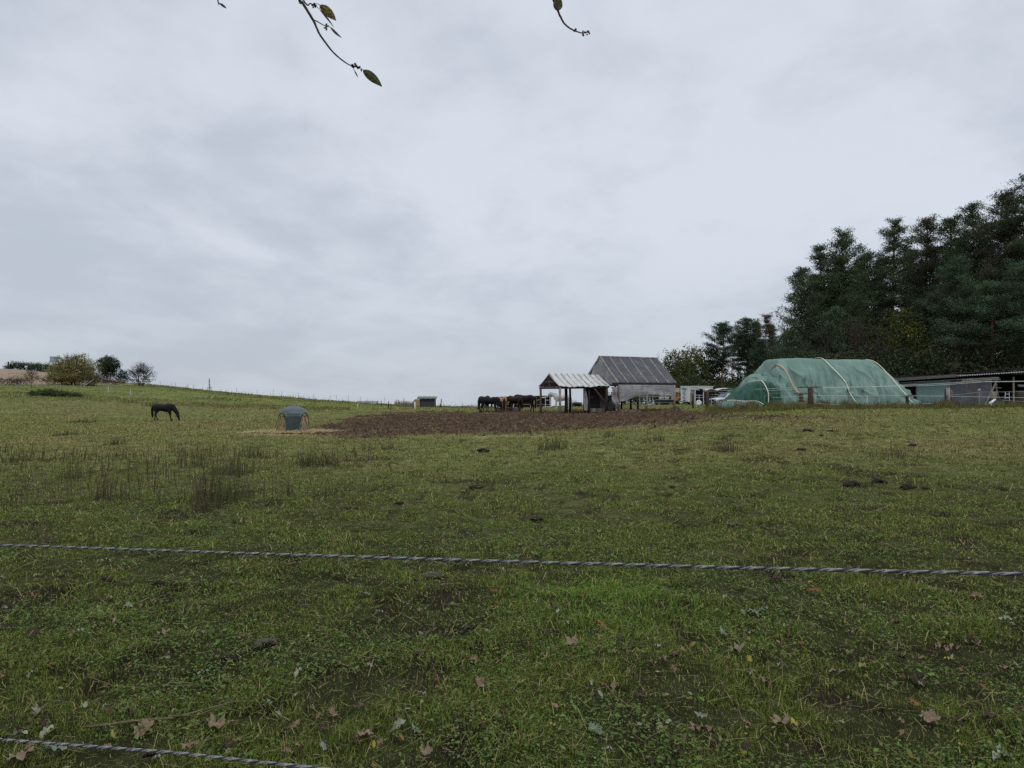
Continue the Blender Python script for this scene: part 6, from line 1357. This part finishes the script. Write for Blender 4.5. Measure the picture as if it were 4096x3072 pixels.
for px, py, w, lb in DG:
    b = gpt(px, py); W_ = .85 * w / FP * b.y; mb = MB(); n = 12
    for i in range(n):
        a = random.uniform(0, 6.28); r = random.random() ** .5 * W_ * .45; x, y = r * math.cos(a), r * math.sin(a) * .7; s_ = W_ * random.uniform(.12, .2); zz = max(.0, (W_ * .22 - r * .4)) + .01
        mb.tube([(x - s_, y, zz * .5), (x - s_ * .6, y, zz + s_ * .1), (x + s_ * .6, y, zz + s_ * .1), (x + s_, y, zz * .5)], [s_ * .3, s_ * .62, s_ * .6, s_ * .3], 7, wob=.3)
    m_ = M_DUNG if 'grey' not in lb else mat('grey_earth', (.09, .075, .06), (.05, .04, .032), 10, .95, .6, 40)
    tag(mb.build('dung_heap' if 'dung' in lb else 'earth_clod', m_, loc=b, smooth=True), lb, 'dung heap' if 'dung' in lb else 'earth clod', 'dung and clods in the field')
b = gpt(2600, 2030); 
# ---------------------------------------------------------------- tall weed clumps
def weed(px, py, wpx, hpx, n, label, c=(.085, .065, .042), green=.25):
    b = gpt(px, py); W_ = wpx / FP * b.y; H_ = hpx / FP * b.y; N_ = int(n * .7)
    X = np.clip(rng.normal(0, 1, N_), -1.45, 1.45) * W_ * .35; Y = np.clip(rng.normal(0, 1, N_), -1.4, 1.4) * W_ * .34; Z = H(X + b.x, Y + b.y) - b.z; ht = H_ * (.2 + .9 * rng.random(N_) ** 1.5) * np.exp(-.5 * (X / W_ / .45) ** 2); a = rng.uniform(0, 6.28, N_)
    wd = max(.002, .00042 * b.y) * rng.uniform(.7, 1.3, N_); lx = rng.normal(.05, .16, N_) * ht; ly = rng.normal(0, .14, N_) * ht
    V = np.zeros((N_, 6, 3)); dx = np.cos(a) * wd; dy = np.sin(a) * wd
    for i, (t, s_, q) in enumerate(((0, 1, 0), (.5, .8, .3), (1, .3, 1))):
        V[:, 2 * i] = np.stack([X - dx * s_ + lx * q, Y - dy * s_ + ly * q, Z + ht * t], 1); V[:, 2 * i + 1] = np.stack([X + dx * s_ + lx * q, Y + dy * s_ + ly * q, Z + ht * t], 1)
    col = np.array(c) * rng.uniform(.5, 1.5, (N_, 1)); g = rng.random(N_) < green; col[g] = np.array([.07, .10, .03])
    lp = (np.arange(N_)[:, None] * 6 + np.array([0, 1, 3, 2, 2, 3, 5, 4])[None]).ravel()
    o = npmesh('weed_tuft', V.reshape(-1, 3), lp, np.full(N_ * 2, 4), M_GRASS, col=np.repeat(col, 6, 0)); o.location = b; tag(o, label, 'weed clump', 'tall weed clumps in the field')
for a in [(429, 2003, 120, 125, 150, 'dark stemmed weed clump farthest to the left of the big stand'), (529, 2009, 110, 115, 90, 'thin weed clump between the left clump and the big stand'), (876, 2003, 210, 165, 420, 'biggest stand of tall brown weeds in the left field'), (823, 2044, 120, 130, 110, 'green based weed clump at the near foot of the biggest stand'), (935, 1897, 150, 80, 260, 'brown weed stand just behind the biggest one'), (1023, 1830, 130, 60, 240, 'reddish weed stand, farthest of the left row'), (1247, 1862, 120, 85, 260, 'dense dark rush clump standing alone below the feeder'), (1320, 1862, 60, 70, 70, 'narrow weed clump beside the dense rush clump'), (288, 1915, 90, 110, 90, 'green weed clump near the left border of the view'), (788, 1868, 90, 80, 70, 'loose brown weeds left of the reddish stand'), (1153, 1985, 60, 90, 40, 'few thin stems right of the biggest stand'), (680, 2010, 120, 110, 60, 'scattered thin stems left of the biggest stand'), (2208, 1797, 110, 60, 160, 'straw coloured weed clump below the mud near the centre'), (2900, 1808, 110, 62, 160, 'grey brown weed clump in the right field'), (2620, 1768, 90, 40, 90, 'low weeds at the edge of the mud'), (460, 1780, 70, 28, 160, 'low dark rush tuft left of the lone feeder'), (270, 1742, 110, 22, 200, 'wide low rush patch under the lone black horse'), (1550, 1800, 50, 45, 60, 'green dock plant below the mud'), (330, 1690, 90, 22, 160, 'dark rushes beyond the lone horse, to its left'), (620, 1625, 70, 22, 120, 'dark rush tuft on the bank behind the horse'), (900, 1600, 220, 14, 240, 'long brown rush line on the bank'), (2770, 1700, 14, 62, 8, 'single tall thin stem before the yard post'), (3650, 2060, 60, 120, 26, 'few thin stems in the right field'), (3580, 1830, 160, 60, 120, 'loose grey weeds, far right field'), (2000, 2130, 60, 90, 14, 'sparse stems near the field centre'), (560, 2230, 60, 150, 14, 'tall single stems crossing the upper rope'), (660, 2480, 60, 160, 9, 'thin black stems lower left'), (2430, 1750, 60, 40, 50, 'small brown tuft at the mud edge'), (1950, 1960, 110, 60, 60, 'loose stems by the flat dung patch'), (200, 2180, 90, 130, 50, 'thin weed stems at the far left below the big stand'), (70, 1850, 110, 60, 140, 'brown rushes at the far left')]: weed(*a)
# rough growth along fences and heaps: stuff
def rough(name, pxr, dr, n, hr, c1, c2, wf=.0008, base=None):
    px = rng.uniform(*pxr, n); Y = rng.uniform(*dr, n) if base is None else base(px) + rng.normal(0, dr[1], n); X = (px - 2048) / FP * Y
    cl = sstep(.35, .65, fbm(px * .02, Y * .4, 44, 3)); ht = rng.uniform(*hr, n) * (.4 + .9 * cl)
    c = np.array(c1) + (np.array(c2) - np.array(c1)) * rng.random((n, 1)); c *= rng.uniform(.6, 1.3, (n, 1))
    return tag(blade_mesh(name, X, Y, ht, wf * Y * rng.uniform(.6, 1.3, n), rng.uniform(.05, .5, n), c), kind='stuff')
rough('rough_grass', (2820, 4250), (45.5, 50.5), 16000, (.12, .5), (.12, .14, .035), (.17, .14, .065))
rough('rough_grass', (2850, 4250), (47, 54), 7000, (.3, .75), (.10, .075, .055), (.13, .11, .06), wf=.0005)
rough('crest_weeds', (560, 2000), (112, 128), 5000, (.1, .45), (.13, .11, .06), (.09, .10, .045), wf=.0004)
rough('crest_weeds', (620, 2300), (118, 126), 260, (.5, 1.2), (.07, .06, .045), (.10, .085, .06), wf=.0003)
rough('reed_patch', (1580, 1655), (108, 116), 700, (.4, 1.0), (.25, .2, .14), (.18, .15, .11), wf=.0004)
rough('bank_grass', (0, 1400), (84, 94), 6000, (.06, .3), (.12, .10, .055), (.13, .14, .045), wf=.0006)
rough('hut_verge_weeds', (2440, 2720), (57.5, 60), 900, (.08, .3), (.09, .085, .04), (.12, .09, .06), wf=.0006)

# thin loose stems between the clumps, and small leaf litter close by
n = 2600
px = rng.uniform(-200, 1500, n); Y = rng.uniform(8.5, 24, n); X = (px - 2048) / FP * Y
k = rng.random(n) < sstep(.42, .62, fbm(X * .5, Y * .35, 52, 3)); X, Y = X[k], Y[k]; n = len(X)
tag(blade_mesh('thin_weed_stems', X, Y, rng.uniform(.12, .45, n), .0009 * Y, rng.uniform(.05, .35, n), np.array([.085, .068, .042]) * rng.uniform(.5, 1.6, (n, 1))), kind='stuff')
n = 900
X, Y = sample(n, 6, 34, 1.3); tag(blade_mesh('thin_weed_stems', X, Y, rng.uniform(.1, .35, n), .0008 * Y, rng.uniform(.05, .4, n), np.array([.085, .068, .042]) * rng.uniform(.5, 1.6, (n, 1))), kind='stuff')
n = 4200
X, Y = sample(n, 2.3, 16, 1.7); Z = H(X, Y) + rng.uniform(.015, .05, n); a = rng.uniform(0, 6.28, n); sz = rng.uniform(.006, .019, n); tx, ty = rng.normal(0, .5, n), rng.normal(0, .5, n)
V = np.zeros((n, 6, 3))
for i, (ox, oy, oz) in enumerate(((-1, 0, .2), (-.3, -.5, 0), (.5, -.4, .3), (1.1, .1, .1), (.4, .5, .3), (-.5, .4, 0))):
    rx = (ox * np.cos(a) - oy * np.sin(a)) * sz; ry = (ox * np.sin(a) + oy * np.cos(a)) * sz; V[:, i] = np.stack([X + rx, Y + ry, Z + rx * tx + ry * ty + oz * sz * .5], 1)
pal = np.array([(.22, .15, .095), (.05, .03, .02), (.04, .026, .018), (.26, .24, .17), (.09, .055, .03), (.17, .12, .08), (.25, .19, .04)]); c = pal[rng.integers(0, len(pal), n)] * rng.uniform(.6, 1.2, (n, 1))
lp = (np.arange(n)[:, None] * 6 + np.array([0, 1, 5, 1, 2, 4, 5, 2, 3, 4])[None]).ravel()
tag(npmesh('leaf_litter', V.reshape(-1, 3), lp, np.tile([3, 4, 3], n), M_GRASS, col=np.repeat(c, 6, 0)), kind='stuff')
